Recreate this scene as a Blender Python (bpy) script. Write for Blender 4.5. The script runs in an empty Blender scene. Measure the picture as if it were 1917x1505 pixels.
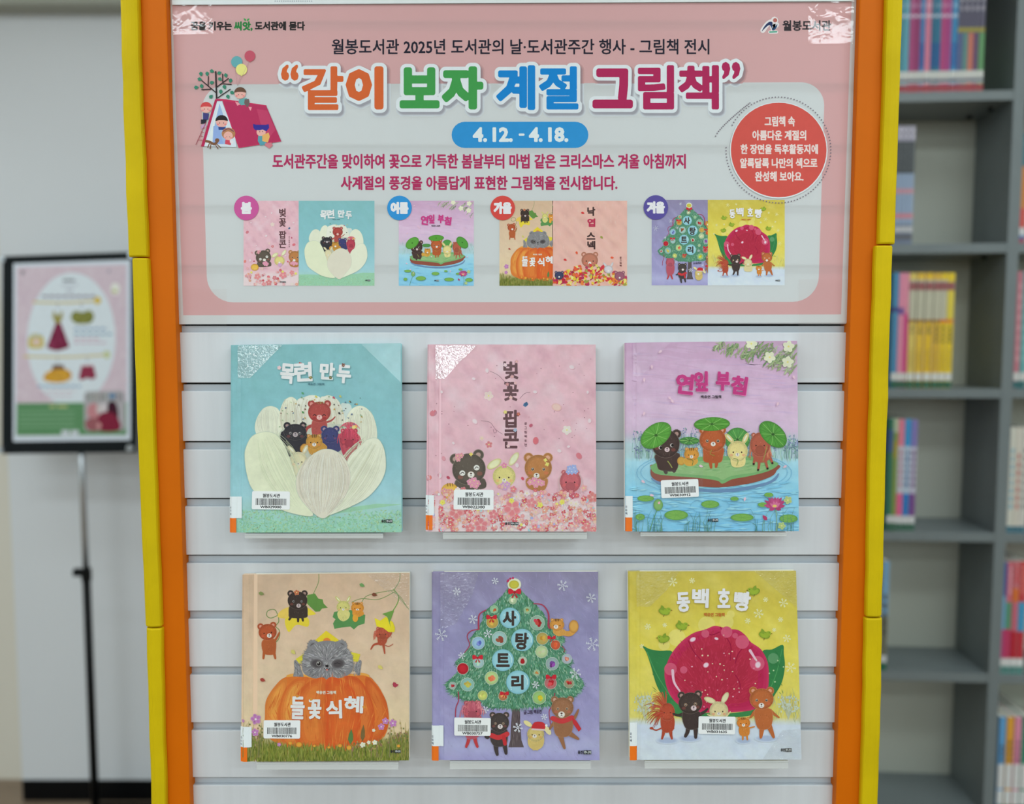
import bpy, bmesh, math, random
import numpy as np
from mathutils import Vector, Matrix
from mathutils.geometry import tessellate_polygon

scene = bpy.context.scene
COL = scene.collection
R = random.Random(7)

# ---------------------------------------------------------------- camera
FPX, TH, CAM_D, CAM_H = 1500.0, math.atan(0.0713), 1.0275, 1.42
cam_data = bpy.data.cameras.new('camera')
cam_data.sensor_width = 36.0
cam_data.lens = FPX / 1917.0 * 36.0
cam_data.clip_start = 0.05
cam_data.dof.use_dof = True
cam_data.dof.focus_distance = 1.015
cam_data.dof.aperture_fstop = 1.7
camera = bpy.data.objects.new('camera', cam_data)
camera.location = (0, -CAM_D, CAM_H)
camera.rotation_euler = (math.pi / 2 - TH, 0, 0)
COL.objects.link(camera)
scene.camera = camera

# ---------------------------------------------------------------- light
scene.view_settings.view_transform = 'Standard'
scene.view_settings.look = 'None'
scene.view_settings.gamma = 1.0
scene.view_settings.use_curve_mapping = False
scene.view_settings.exposure = 0.0
scene.cycles.use_denoising = True
scene.cycles.max_bounces = 10
scene.cycles.diffuse_bounces = 5
scene.cycles.transparent_max_bounces = 48
scene.cycles.caustics_reflective = False
scene.cycles.caustics_refractive = False
world = bpy.data.worlds.new('World')
scene.world = world
world.use_nodes = True
world.node_tree.nodes['Background'].inputs[0].default_value = (0.82, 0.9, 1.0, 1)
world.node_tree.nodes['Background'].inputs[1].default_value = 0.5

LIGHT_POWER = 22.6
def ceiling_lamp(x, y, sx, sy, power):
    ld = bpy.data.lights.new('ceiling_lamp', 'AREA')
    ld.shape = 'RECTANGLE'; ld.size = sx; ld.size_y = sy
    ld.energy = power; ld.color = (0.83, 0.955, 1.0)
    o = bpy.data.objects.new('ceiling_lamp', ld)
    o.location = (x, y, 2.655)
    COL.objects.link(o)
for lx, k in ((-3.5, 0.8), (-1.3, 0.95), (1.25, 1.02), (3.5, 0.85)):
    for ly in (-5.4, -3.9, -2.3, -0.75):
        ceiling_lamp(lx, ly, 1.2, 0.3, LIGHT_POWER * k * (0.78 if ly < -1 else 0.6))
ceiling_lamp(-1.5, 0.2, 1.2, 0.3, 6)
ceiling_lamp(1.3, 0.2, 1.2, 0.3, 4)
# unseen light added high on the rear wall, for glints in the films
wl = bpy.data.lights.new('added_glint_light', 'AREA'); wl.shape = 'RECTANGLE'; wl.size = 1.6; wl.size_y = 0.5; wl.energy = 24; wl.color = (0.9, 0.96, 1.0)
wo = bpy.data.objects.new('added_glint_light', wl); wo.location = (-0.7, -6.42, 2.32); wo.rotation_euler = (math.pi/2, 0, 0); COL.objects.link(wo)

GAIN = 0.80          # share of a white surface's light that the exposure shows; albedo = shown colour / GAIN
def lin(c):
    c = c / 255.0
    return c / 12.92 if c <= 0.04045 else ((c + 0.055) / 1.055) ** 2.4
def A(c):
    """albedo for a colour seen as 8-bit sRGB c"""
    return tuple(min(0.93, lin(v) / GAIN) for v in c[:3])
def mixc(a, b, t):
    return tuple(a[i] + (b[i] - a[i]) * t for i in range(3))
def jit(c, d, rr=R):
    k = rr.uniform(-d, d)
    return tuple(max(0, min(255, v + k + rr.uniform(-d, d) * 0.4)) for v in c)

# ---------------------------------------------------------------- projection helpers: a pixel becomes a point on a plane that stands in the room
CT, ST = math.cos(TH), math.sin(TH)
CAM = Vector((0, -CAM_D, CAM_H))
def ray(px, py):
    u, v = (px - 958.5) / FPX, (py - 752.5) / FPX
    return Vector((u, CT - v * ST, -ST - v * CT))
def on_plane(px, py, o, n):
    d = ray(px, py)
    return CAM + d * ((o - CAM).dot(n) / d.dot(n))
def P(px, py, Y=0.0):
    return on_plane(px, py, Vector((0, Y, 0)), Vector((0, 1, 0)))

# ---------------------------------------------------------------- materials
def new_mat(name):
    m = bpy.data.materials.new(name); m.use_nodes = True
    nt = m.node_tree
    return m, nt, nt.nodes['Principled BSDF']
def pmat(name, col, rough=0.5, metal=0.0, noise=0.0, nscale=20.0, bump=0.0, bscale=200.0, coat=0.0, spec=0.5, stretch=None):
    m, nt, b = new_mat(name)
    a = A(col)
    b.inputs['Base Color'].default_value = (*a, 1)
    b.inputs['Roughness'].default_value = rough
    b.inputs['Metallic'].default_value = metal
    b.inputs['Coat Weight'].default_value = coat
    b.inputs['Specular IOR Level'].default_value = spec
    tc = nt.nodes.new('ShaderNodeTexCoord')
    if noise or bump:
        mp = nt.nodes.new('ShaderNodeMapping')
        if stretch: mp.inputs['Scale'].default_value = stretch
        nt.links.new(tc.outputs['Object'], mp.inputs['Vector'])
    if noise:
        n = nt.nodes.new('ShaderNodeTexNoise'); n.inputs['Scale'].default_value = nscale; n.inputs['Detail'].default_value = 5
        nt.links.new(mp.outputs[0], n.inputs['Vector'])
        r = nt.nodes.new('ShaderNodeValToRGB')
        r.color_ramp.elements[0].position = 0.3; r.color_ramp.elements[1].position = 0.7
        r.color_ramp.elements[0].color = tuple(v * (1 - noise) for v in a) + (1,)
        r.color_ramp.elements[1].color = tuple(min(1, v * (1 + noise)) for v in a) + (1,)
        nt.links.new(n.outputs['Fac'], r.inputs[0]); nt.links.new(r.outputs[0], b.inputs['Base Color'])
    if bump:
        n = nt.nodes.new('ShaderNodeTexNoise'); n.inputs['Scale'].default_value = bscale; n.inputs['Detail'].default_value = 3
        nt.links.new(mp.outputs[0], n.inputs['Vector'])
        bp = nt.nodes.new('ShaderNodeBump'); bp.inputs['Strength'].default_value = bump; bp.inputs['Distance'].default_value = 0.001
        nt.links.new(n.outputs['Fac'], bp.inputs['Height']); nt.links.new(bp.outputs[0], b.inputs['Normal'])
    return m
def print_mat(name, rough=0.4, grain=0.05, gscale=60.0, bump=0.0, coat=0.0, spec=0.4):
    """ink: the colour comes from the mesh's colour attribute, with a little paper grain"""
    m, nt, b = new_mat(name)
    at = nt.nodes.new('ShaderNodeAttribute'); at.attribute_name = 'ink'
    tc = nt.nodes.new('ShaderNodeTexCoord')
    n = nt.nodes.new('ShaderNodeTexNoise'); n.inputs['Scale'].default_value = gscale; n.inputs['Detail'].default_value = 8
    n.inputs['Roughness'].default_value = 0.7
    nt.links.new(tc.outputs['Object'], n.inputs['Vector'])
    mr = nt.nodes.new('ShaderNodeMapRange')
    mr.inputs['From Min'].default_value = 0.3; mr.inputs['From Max'].default_value = 0.7
    mr.inputs['To Min'].default_value = 1 - grain; mr.inputs['To Max'].default_value = 1 + grain
    nt.links.new(n.outputs['Fac'], mr.inputs['Value'])
    vm = nt.nodes.new('ShaderNodeVectorMath'); vm.operation = 'SCALE'
    nt.links.new(at.outputs['Color'], vm.inputs[0]); nt.links.new(mr.outputs[0], vm.inputs['Scale'])
    nt.links.new(vm.outputs[0], b.inputs['Base Color'])
    b.inputs['Roughness'].default_value = rough
    b.inputs['Coat Weight'].default_value = coat; b.inputs['Coat Roughness'].default_value = 0.12
    b.inputs['Specular IOR Level'].default_value = spec
    if bump:
        bp = nt.nodes.new('ShaderNodeBump'); bp.inputs['Strength'].default_value = bump; bp.inputs['Distance'].default_value = 0.0004
        nt.links.new(n.outputs['Fac'], bp.inputs['Height']); nt.links.new(bp.outputs[0], b.inputs['Normal'])
    return m
def translucent_print_mat(name):
    m, nt, b = new_mat(name)
    at = nt.nodes.new('ShaderNodeAttribute'); at.attribute_name = 'ink'
    nt.links.new(at.outputs['Color'], b.inputs['Base Color'])
    b.inputs['Roughness'].default_value = 0.45; b.inputs['Specular IOR Level'].default_value = 0.35
    tr = nt.nodes.new('ShaderNodeBsdfTranslucent'); nt.links.new(at.outputs['Color'], tr.inputs['Color'])
    tp = nt.nodes.new('ShaderNodeBsdfTransparent'); nt.links.new(at.outputs['Color'], tp.inputs['Color'])
    m1 = nt.nodes.new('ShaderNodeMixShader'); m1.inputs[0].default_value = 0.45
    nt.links.new(tr.outputs[0], m1.inputs[1]); nt.links.new(tp.outputs[0], m1.inputs[2])
    m2 = nt.nodes.new('ShaderNodeMixShader'); m2.inputs[0].default_value = 0.34
    nt.links.new(b.outputs[0], m2.inputs[1]); nt.links.new(m1.outputs[0], m2.inputs[2])
    nt.links.new(m2.outputs[0], nt.nodes['Material Output'].inputs[0])
    return m
def film_mat(name, bump, bscale, strength=0.06, rough=0.12, tint=(1, 1, 1)):
    """clear self-adhesive film: mostly transparent, glossy on top"""
    m, nt, b = new_mat(name)
    nt.nodes.remove(b)
    tp = nt.nodes.new('ShaderNodeBsdfTransparent'); tp.inputs[0].default_value = (*tint, 1)
    gl = nt.nodes.new('ShaderNodeBsdfGlossy'); gl.inputs['Roughness'].default_value = rough
    gl.inputs['Color'].default_value = (1, 1, 1, 1)
    tc = nt.nodes.new('ShaderNodeTexCoord')
    n = nt.nodes.new('ShaderNodeTexNoise'); n.inputs['Scale'].default_value = bscale; n.inputs['Detail'].default_value = 2
    n.inputs['Distortion'].default_value = 0.6
    nt.links.new(tc.outputs['Object'], n.inputs['Vector'])
    bp = nt.nodes.new('ShaderNodeBump'); bp.inputs['Strength'].default_value = 1.0; bp.inputs['Distance'].default_value = bump
    nt.links.new(n.outputs['Fac'], bp.inputs['Height']); nt.links.new(bp.outputs[0], gl.inputs['Normal'])
    mx = nt.nodes.new('ShaderNodeMixShader'); mx.inputs[0].default_value = strength
    nt.links.new(tp.outputs[0], mx.inputs[1]); nt.links.new(gl.outputs[0], mx.inputs[2])
    nt.links.new(mx.outputs[0], nt.nodes['Material Output'].inputs[0])
    return m

# ---------------------------------------------------------------- object helpers
def wm(o):
    """world matrix from the parent chain, without a depsgraph update"""
    m = Matrix()
    while o is not None:
        m = Matrix.Translation(o.location) @ o.rotation_euler.to_matrix().to_4x4() @ m
        o = o.parent
    return m
def tag(o, label=None, cat=None, group=None, kind=None):
    if label: o['label'] = label
    if cat: o['category'] = cat
    if group: o['group'] = group
    if kind: o['kind'] = kind
    return o
def empty(name, loc, label=None, cat=None, group=None, rz=0.0):
    o = bpy.data.objects.new(name, None); COL.objects.link(o)
    o.location = loc; o.rotation_euler.z = rz; o.empty_display_size = 0.05
    return tag(o, label, cat, group)
def link_mesh(name, me, mat, parent=None, kind=None):
    o = bpy.data.objects.new(name, me); COL.objects.link(o)
    for mm in (mat if isinstance(mat, (list, tuple)) else [mat]): me.materials.append(mm)
    if parent: o.parent = parent
    if kind: o['kind'] = kind
    return o
def world_mesh(name, verts, faces, mat, parent=None, kind=None, smooth=False):
    """verts are world coordinates; stored relative to the parent's origin"""
    inv = wm(parent).inverted()
    me = bpy.data.meshes.new(name)
    me.from_pydata([tuple(inv @ Vector(v)) for v in verts], [], faces)
    me.validate(); me.update()
    if smooth:
        for p in me.polygons: p.use_smooth = True
    return link_mesh(name, me, mat, parent, kind)
def bm_obj(name, bm, mat, parent=None, kind=None, smooth=False):
    """bm in the parent's local coordinates"""
    me = bpy.data.meshes.new(name)
    bmesh.ops.recalc_face_normals(bm, faces=bm.faces)
    bm.to_mesh(me); bm.free()
    if smooth:
        for p in me.polygons: p.use_smooth = True
    return link_mesh(name, me, mat, parent, kind)
def bm_box(bm, x0, x1, y0, y1, z0, z1, bevel=0.0):
    vs = [bm.verts.new(c) for c in ((x0,y0,z0),(x1,y0,z0),(x1,y1,z0),(x0,y1,z0),(x0,y0,z1),(x1,y0,z1),(x1,y1,z1),(x0,y1,z1))]
    fs = [bm.faces.new([vs[i] for i in f]) for f in ((0,3,2,1),(4,5,6,7),(0,1,5,4),(1,2,6,5),(2,3,7,6),(3,0,4,7))]
    if bevel:
        es = list({e for f in fs for e in f.edges})
        bmesh.ops.bevel(bm, geom=es, offset=bevel, segments=2, affect='EDGES', profile=0.6)
def box(name, x0, x1, y0, y1, z0, z1, mat, parent=None, bevel=0.0, kind=None):
    bm = bmesh.new(); bm_box(bm, x0, x1, y0, y1, z0, z1, bevel)
    return bm_obj(name, bm, mat, parent, kind)
def bm_cyl(bm, c, r, depth, axis='Z', seg=20, r2=None):
    rot = {'Z': Matrix(), 'Y': Matrix.Rotation(math.pi/2, 4, 'X'), 'X': Matrix.Rotation(math.pi/2, 4, 'Y')}[axis]
    bmesh.ops.create_cone(bm, cap_ends=True, segments=seg, radius1=r, radius2=r if r2 is None else r2, depth=depth,
                          matrix=Matrix.Translation(c) @ rot)
def prism(name, corners, depth_vec, mat, parent=None, bevel=0.0):
    """a plate: world polygon `corners` (seen face) extruded by depth_vec"""
    inv = wm(parent).inverted()
    bm = bmesh.new()
    a = [bm.verts.new(inv @ Vector(c)) for c in corners]
    b = [bm.verts.new(inv @ (Vector(c) + depth_vec)) for c in corners]
    bm.faces.new(a); bm.faces.new(b[::-1])
    k = len(a)
    for i in range(k): bm.faces.new((a[i], b[i], b[(i+1) % k], a[(i+1) % k]))
    if bevel:
        bmesh.ops.bevel(bm, geom=list(bm.edges), offset=bevel, segments=2, affect='EDGES', profile=0.6)
    return bm_obj(name, bm, mat, parent)

# ---------------------------------------------------------------- lettering
_txt = {}
def glyph(s):
    if s in _txt: return _txt[s]
    cu = bpy.data.curves.new('lettering', 'FONT'); cu.body = s; cu.resolution_u = 2
    o = bpy.data.objects.new('lettering', cu); COL.objects.link(o)
    dg = bpy.context.evaluated_depsgraph_get()
    me = o.evaluated_get(dg).to_mesh()
    vs = [(v.co.x, v.co.y) for v in me.vertices]
    fs = [tuple(p.vertices) for p in me.polygons]
    cnt = {}
    for f in fs:
        for i in range(len(f)):
            e = tuple(sorted((f[i], f[(i+1) % len(f)]))); cnt[e] = cnt.get(e, 0) + 1
    es = [e for e, c in cnt.items() if c == 1]
    o.evaluated_get(dg).to_mesh_clear()
    bpy.data.objects.remove(o); bpy.data.curves.remove(cu)
    xs = [v[0] for v in vs] or [0]; ys = [v[1] for v in vs] or [0]
    _txt[s] = (vs, fs, es, (min(xs), min(ys), max(xs), max(ys)))
    return _txt[s]

_fat, _fatt = {}, {}
def fat_field(items):
    """signed distance field of some letters, on a regular grid (negative inside)"""
    if items in _fat: return _fat[items]
    size = max(bb[3]-bb[1] for _, bb, _ in items)
    wmax = max(w for _, _, w in items)
    pad = (18 if len(items) > 1 else 0) + wmax/2 + size*0.06
    X0, Y0 = min(b[0] for _, b, _ in items)-pad, min(b[1] for _, b, _ in items)-pad
    X1, Y1 = max(b[2] for _, b, _ in items)+pad, max(b[3] for _, b, _ in items)+pad
    h = size/(44.0 if len(items[0][0]) > 1 else 70.0) if len(items) == 1 else size/110.0
    nx, ny = int((X1-X0)/h)+2, int((Y1-Y0)/h)+2
    D = np.full((ny, nx), 1e9)
    gx, gy = X0 + h*np.arange(nx), Y0 + h*np.arange(ny)
    for s, (x0, y0, x1, y1), w in items:
        vs, fs, es, (a0, b0, a1, b1) = glyph(s)
        sx = (x1-x0-w)/(a1-a0); sy = (y1-y0-w)/(b1-b0)
        P2 = [(x0+w/2+(a-a0)*sx, y1-w/2-(b-b0)*sy) for a, b in vs]
        r = 16 + wmax if len(items) > 1 else wmax + size*0.15
        I0, I1 = max(0, int((x0-r-X0)/h)), min(nx, int((x1+r-X0)/h)+1); J0, J1 = max(0, int((y0-r-Y0)/h)), min(ny, int((y1+r-Y0)/h)+1)
        XX, YY = np.meshgrid(gx[I0:I1], gy[J0:J1])
        d2 = np.full(XX.shape, 1e9)
        for a, b in es:
            (ax, ay), (bx, by) = P2[a], P2[b]
            i0, i1 = max(0, int((min(ax, bx)-r-gx[I0])/h)), int((max(ax, bx)+r-gx[I0])/h)+1
            j0, j1 = max(0, int((min(ay, by)-r-gy[J0])/h)), int((max(ay, by)+r-gy[J0])/h)+1
            x, y = XX[j0:j1, i0:i1], YY[j0:j1, i0:i1]
            vx, vy = bx-ax, by-ay; L = vx*vx+vy*vy or 1e-9
            t = np.clip(((x-ax)*vx+(y-ay)*vy)/L, 0, 1)
            np.minimum(d2[j0:j1, i0:i1], (x-ax-t*vx)**2+(y-ay-t*vy)**2, out=d2[j0:j1, i0:i1])
        ins = np.zeros(XX.shape, bool)
        for f in fs:
            q = [P2[i] for i in f]
            for k in range(1, len(q)-1):
                tri = (q[0], q[k], q[k+1])
                i0, i1 = max(0, int((min(p[0] for p in tri)-gx[I0])/h)), int((max(p[0] for p in tri)-gx[I0])/h)+2
                j0, j1 = max(0, int((min(p[1] for p in tri)-gy[J0])/h)), int((max(p[1] for p in tri)-gy[J0])/h)+2
                x, y = XX[j0:j1, i0:i1], YY[j0:j1, i0:i1]
                sg = [(tri[(m+1) % 3][0]-tri[m][0])*(y-tri[m][1])-(tri[(m+1) % 3][1]-tri[m][1])*(x-tri[m][0]) for m in range(3)]
                ins[j0:j1, i0:i1] |= ((sg[0] >= 0) & (sg[1] >= 0) & (sg[2] >= 0)) | ((sg[0] <= 0) & (sg[1] <= 0) & (sg[2] <= 0))
        d = np.sqrt(d2); d[ins] *= -1; d -= w/2
        np.minimum(D[J0:J1, I0:I1], d, out=D[J0:J1, I0:I1])
    _fat[items] = (D, X0, Y0, h)
    return _fat[items]
def simplify(pts, tol):
    """closed-loop Douglas-Peucker"""
    n = len(pts)
    if n < 8: return pts
    keep = [False]*n
    k2 = max(range(n), key=lambda i: (pts[i][0]-pts[0][0])**2+(pts[i][1]-pts[0][1])**2)
    keep[0] = keep[k2] = True
    st = [(0, k2), (k2, n)]
    while st:
        a, b = st.pop()
        if b - a < 2: continue
        ax, ay = pts[a]; bx, by = pts[b % n]; dx, dy = bx-ax, by-ay; L = math.hypot(dx, dy) or 1e-9
        m, best = -1, tol
        for i in range(a+1, b):
            d = abs((pts[i][0]-ax)*dy-(pts[i][1]-ay)*dx)/L
            if d > best: m, best = i, d
        if m >= 0: keep[m] = True; st += [(a, m), (m, b)]
    return [p for p, k in zip(pts, keep) if k]
def fat_tris(items, fat):
    """triangles of the letters' outline moved outwards by fat/2, without overlaps"""
    key = (items, fat)
    if key in _fatt: return _fatt[key]
    D, X0, Y0, h = fat_field(items)
    F = D - fat/2
    F = np.where(np.abs(F) < 1e-6, 1e-6, F)
    F[0, :] = F[-1, :] = 1; F[:, 0] = F[:, -1] = 1
    neg = F < 0
    code = neg[:-1, :-1]*1 + neg[:-1, 1:]*2 + neg[1:, 1:]*4 + neg[1:, :-1]*8
    nxt = {}
    # cell edges: 0 top, 1 right, 2 bottom, 3 left; segments run with the inside on a fixed side
    SEG = {1: [(3, 0)], 2: [(0, 1)], 3: [(3, 1)], 4: [(1, 2)], 5: [(3, 0), (1, 2)], 6: [(0, 2)], 7: [(3, 2)],
           8: [(2, 3)], 9: [(2, 0)], 10: [(0, 1), (2, 3)], 11: [(2, 1)], 12: [(1, 3)], 13: [(1, 0)], 14: [(0, 3)]}
    js, is_ = np.nonzero((code > 0) & (code < 15))
    for j, i in zip(js.tolist(), is_.tolist()):
        ek = ((i, j, 0), (i+1, j, 1), (i, j+1, 0), (i, j, 1))
        for a, b in SEG[int(code[j, i])]: nxt[ek[a]] = ek[b]
    def pos(e):
        i, j, v = e
        if v == 0: f0, f1 = F[j, i], F[j, i+1]; t = f0/(f0-f1); return (X0+h*(i+t), Y0+h*j)
        f0, f1 = F[j, i], F[j+1, i]; t = f0/(f0-f1); return (X0+h*i, Y0+h*(j+t))
    loops = []
    while nxt:
        e, _ = next(iter(nxt.items())); lp = []
        while e in nxt:
            lp.append(pos(e)); e = nxt.pop(e)
        lp = simplify(lp, h*0.16)
        if len(lp) >= 4:
            ar = sum(lp[k-1][0]*lp[k][1]-lp[k][0]*lp[k-1][1] for k in range(len(lp)))/2
            loops.append((ar, lp))
    if not loops: _fatt[key] = []; return []
    sgn = 1 if max(loops, key=lambda q: abs(q[0]))[0] > 0 else -1
    outer = [(abs(a), l) for a, l in loops if a*sgn > 0]; holes = [l for a, l in loops if a*sgn < 0]
    def inside(p, l):
        c = False; j = len(l)-1
        for i in range(len(l)):
            if (l[i][1] > p[1]) != (l[j][1] > p[1]) and p[0] < (l[j][0]-l[i][0])*(p[1]-l[i][1])/(l[j][1]-l[i][1])+l[i][0]: c = not c
            j = i
        return c
    outer.sort(key=lambda q: q[0])
    own = [[] for _ in outer]
    for hl in holes:
        for k, (a, l) in enumerate(outer):
            if inside(hl[0], l): own[k].append(hl); break
    res = []
    for k, (a, l) in enumerate(outer):
        allp = list(l) + [p for hl in own[k] for p in hl]
        for t in tessellate_polygon([[Vector((x, y, 0)) for x, y in q] for q in [l] + own[k]]):
            res.append(tuple(allp[i] for i in t))
    _fatt[key] = res
    return res

# ---------------------------------------------------------------- flat print: every ink shape is a polygon a few microns above the last
def catmull(pts, closed=True, n=5):
    out = []; k = len(pts)
    rng = range(k) if closed else range(k - 1)
    for i in rng:
        p0 = pts[(i-1) % k] if closed or i > 0 else pts[i]
        p1 = pts[i]; p2 = pts[(i+1) % k]
        p3 = pts[(i+2) % k] if closed or i + 2 < k else pts[(i+1) % k]
        for j in range(n):
            t = j / n; t2 = t*t; t3 = t2*t
            out.append(tuple(0.5 * (2*p1[a] + (p2[a]-p0[a])*t + (2*p0[a]-5*p1[a]+4*p2[a]-p3[a])*t2 + (3*p1[a]-p0[a]-3*p2[a]+p3[a])*t3) for a in (0, 1)))
    if not closed: out.append(tuple(pts[-1]))
    return out

class Print:
    EPS = 1.0e-6
    K = 10
    def __init__(self, place, clip=None, fx=None):
        """place(px, py, off) -> world point; fx maps drawing coordinates to photo-frame coordinates"""
        self.place, self.clip = place, clip
        self.fx = fx or (lambda x, y: (x, y))
        self.v, self.f, self.c = [], [], []
        self.off = 0.0; self.hold = 0; self.sub = 0
        self.under = None       # what lies below: tints given with a share are mixed with it
        self.q = 1.0            # amount of fine strokes
        self.gain = 1.0
    def up(self):
        if not self.hold: self.off += self.EPS
    def emit(self, pts, cols):
        """pts: drawing coordinates of one convex polygon; cols: one colour per point (r,g,b[,a]) or one for all"""
        if not isinstance(cols[0], (tuple, list)): cols = [cols] * len(pts)
        if len(cols[0]) == 4:
            cx = sum(q[0] for q in pts)/len(pts); cy = sum(q[1] for q in pts)/len(pts)
            u = self.under(cx, cy) if callable(self.under) else (self.under or (200, 200, 200))
            cols = [mixc(u, c, c[3]) for c in cols]
        poly = [(*self.fx(*p), *(c if len(c) == 4 else (*c, 1.0))) for p, c in zip(pts, cols)]
        if self.clip:
            x0, y0, x1, y1 = self.clip
            for ax, lim, sg in ((0, x0, 1), (0, x1, -1), (1, y0, 1), (1, y1, -1)):
                if all(sg * (p[ax] - lim) >= 0 for p in poly): continue
                out = []
                for i in range(len(poly)):
                    a, b = poly[i], poly[(i+1) % len(poly)]
                    ia, ib = sg * (a[ax] - lim) >= 0, sg * (b[ax] - lim) >= 0
                    if ia: out.append(a)
                    if ia != ib:
                        t = (lim - a[ax]) / (b[ax] - a[ax])
                        out.append(tuple(a[j] + (b[j] - a[j]) * t for j in range(6)))
                poly = out
                if len(poly) < 3: return
        base = len(self.v)
        for p in poly:
            self.v.append(self.place(p[0], p[1], self.off + self.sub*self.EPS))
            self.c.append((*(k_*self.gain for k_ in A(p[2:5])), p[5]))
        self.f.append(tuple(range(base, base + len(poly))))
    def poly(self, pts, col, up=True):
        if up: self.up()
        tris = tessellate_polygon([[Vector((x, y, 0)) for x, y in pts]])
        for t in tris: self.emit([pts[i] for i in t], col)
    def blob(self, pts, col, n=5): self.poly(catmull(pts, True, n), col)
    def ring(self, outer, holes, col):
        self.up()
        allp = [p for l in [outer] + holes for p in l]
        tris = tessellate_polygon([[Vector((x, y, 0)) for x, y in l] for l in [outer] + holes])
        for t in tris: self.emit([allp[i] for i in t], col)
    def grid(self, x0, y0, x1, y1, nx, ny, fn, xs=None):
        self.up()
        xs = xs or [x0 + (x1-x0)*i/nx for i in range(nx+1)]
        nx = len(xs) - 1
        ys = [y0 + (y1-y0)*j/ny for j in range(ny+1)]
        cc = [[fn(x, y) for x in xs] for y in ys]
        for j in range(ny):
            for i in range(nx):
                self.emit([(xs[i], ys[j]), (xs[i+1], ys[j]), (xs[i+1], ys[j+1]), (xs[i], ys[j+1])],
                          [cc[j][i], cc[j][i+1], cc[j+1][i+1], cc[j+1][i]])
    def ell(self, cx, cy, rx, ry=None, col=(0,0,0), rot=0.0, rim=None, n=None, rimat=0.6):
        """ellipse; with rim the colour turns to rim towards the outline"""
        if self.q < .5 and rx < 9: return
        ry = rx if ry is None else ry
        self.up()
        if n is None: n = 8 if max(rx, ry) < 9 else (14 if max(rx, ry) < 40 else 28)
        ca, sa = math.cos(rot), math.sin(rot)
        pt = lambda a, k: (cx + k*(rx*math.cos(a)*ca - ry*math.sin(a)*sa), cy + k*(rx*math.cos(a)*sa + ry*math.sin(a)*ca))
        angs = [2*math.pi*i/n for i in range(n)]
        if rim is None:
            self.emit([pt(a, 1) for a in angs], col)
        else:
            self.emit([pt(a, rimat) for a in angs], col)
            for i in range(n):
                a, b = angs[i], angs[(i+1) % n]
                self.emit([pt(a, rimat), pt(a, 1), pt(b, 1), pt(b, rimat)], [col, rim, rim, col])
    def line(self, pts, w, col, w2=None, caps=True):
        """a stroke as one mitred strip, round ends"""
        if self.q < .5 and w < 4: return
        self.up()
        q = [pts[0]]
        for p_ in pts[1:]:
            if math.hypot(p_[0]-q[-1][0], p_[1]-q[-1][1]) > 1e-4: q.append(p_)
        k = len(q)
        if k < 2: return
        w2 = w if w2 is None else w2
        L, Rr = [], []
        for i in range(k):
            d0 = (q[i][0]-q[i-1][0], q[i][1]-q[i-1][1]) if i else (q[1][0]-q[0][0], q[1][1]-q[0][1])
            d1 = (q[i+1][0]-q[i][0], q[i+1][1]-q[i][1]) if i < k-1 else d0
            l0, l1 = math.hypot(*d0), math.hypot(*d1)
            t = (d0[0]/l0+d1[0]/l1, d0[1]/l0+d1[1]/l1); lt = math.hypot(*t) or 1.0
            n = (-t[1]/lt, t[0]/lt)
            c = max(0.5, abs(n[0]*-d0[1]/l0 + n[1]*d0[0]/l0))
            h = (w + (w2-w)*i/(k-1))/2/c
            L.append((q[i][0]+n[0]*h, q[i][1]+n[1]*h)); Rr.append((q[i][0]-n[0]*h, q[i][1]-n[1]*h))
        for i in range(k-1): self.emit([L[i], L[i+1], Rr[i+1], Rr[i]], col)
        if caps:
            for (x, y), (nx, ny), sg, ww in ((q[0], (L[0][0]-q[0][0], L[0][1]-q[0][1]), 1, w), (q[-1], (L[-1][0]-q[-1][0], L[-1][1]-q[-1][1]), -1, w2)):
                if ww > 2:
                    pts_ = []
                    for j in range(5):
                        a_ = math.pi*j/4*sg; ca, sa = math.cos(a_), math.sin(a_)
                        pts_.append((x+nx*ca-ny*sa, y+nx*sa+ny*ca))
                    self.emit(pts_, col)
    def curve(self, pts, w, col, w2=None, n=5): self.line(catmull(pts, False, n), w, col, w2)
    def fuzz(self, cx, cy, rx, ry, col, n, L, w=3, rot=0.0, a0=0, a1=2*math.pi, lay=0.9):
        """short hairs standing out from an ellipse's outline"""
        if self.q < .5: return
        self.up()
        ca, sa = math.cos(rot), math.sin(rot)
        for i in range(int(n * self.q)):
            a = a0 + (a1-a0)*R.random(); k = R.uniform(lay-0.12, lay+0.06)
            x, y = rx*math.cos(a), ry*math.sin(a)
            px, py = cx + k*(x*ca-y*sa), cy + k*(x*sa+y*ca)
            b = math.atan2(x*sa+y*ca, x*ca-y*sa) + R.uniform(-.5, .5)
            l = L * R.uniform(.5, 1.1)
            nx, ny = -math.sin(b)*w/2, math.cos(b)*w/2
            self.sub = i % self.K
            self.emit([(px+nx, py+ny), (px+math.cos(b)*l, py+math.sin(b)*l), (px-nx, py-ny)], jit(col, 14))
        self.sub = 0; self.off += self.K*self.EPS
    def strokes(self, inside, box_, n, L, w, cols, ang, spread=0.3):
        """short brush strokes inside a region"""
        self.up()
        x0, y0, x1, y1 = box_
        for i in range(int(n * self.q)):
            x, y = R.uniform(x0, x1), R.uniform(y0, y1)
            if not inside(x, y): continue
            a = (ang(x, y) if callable(ang) else ang) + R.uniform(-spread, spread)
            l = L*R.uniform(.5, 1.2)/2; dx, dy = math.cos(a)*l, math.sin(a)*l; nx, ny = -math.sin(a)*w/2, math.cos(a)*w/2
            c = R.choice(cols)
            self.sub = i % (2*self.K)
            self.emit([(x-dx, y-dy), (x+nx, y+ny), (x+dx, y+dy), (x-nx, y-ny)], c if len(c) == 4 else jit(c, 10))
        self.sub = 0; self.off += 2*self.K*self.EPS
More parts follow.
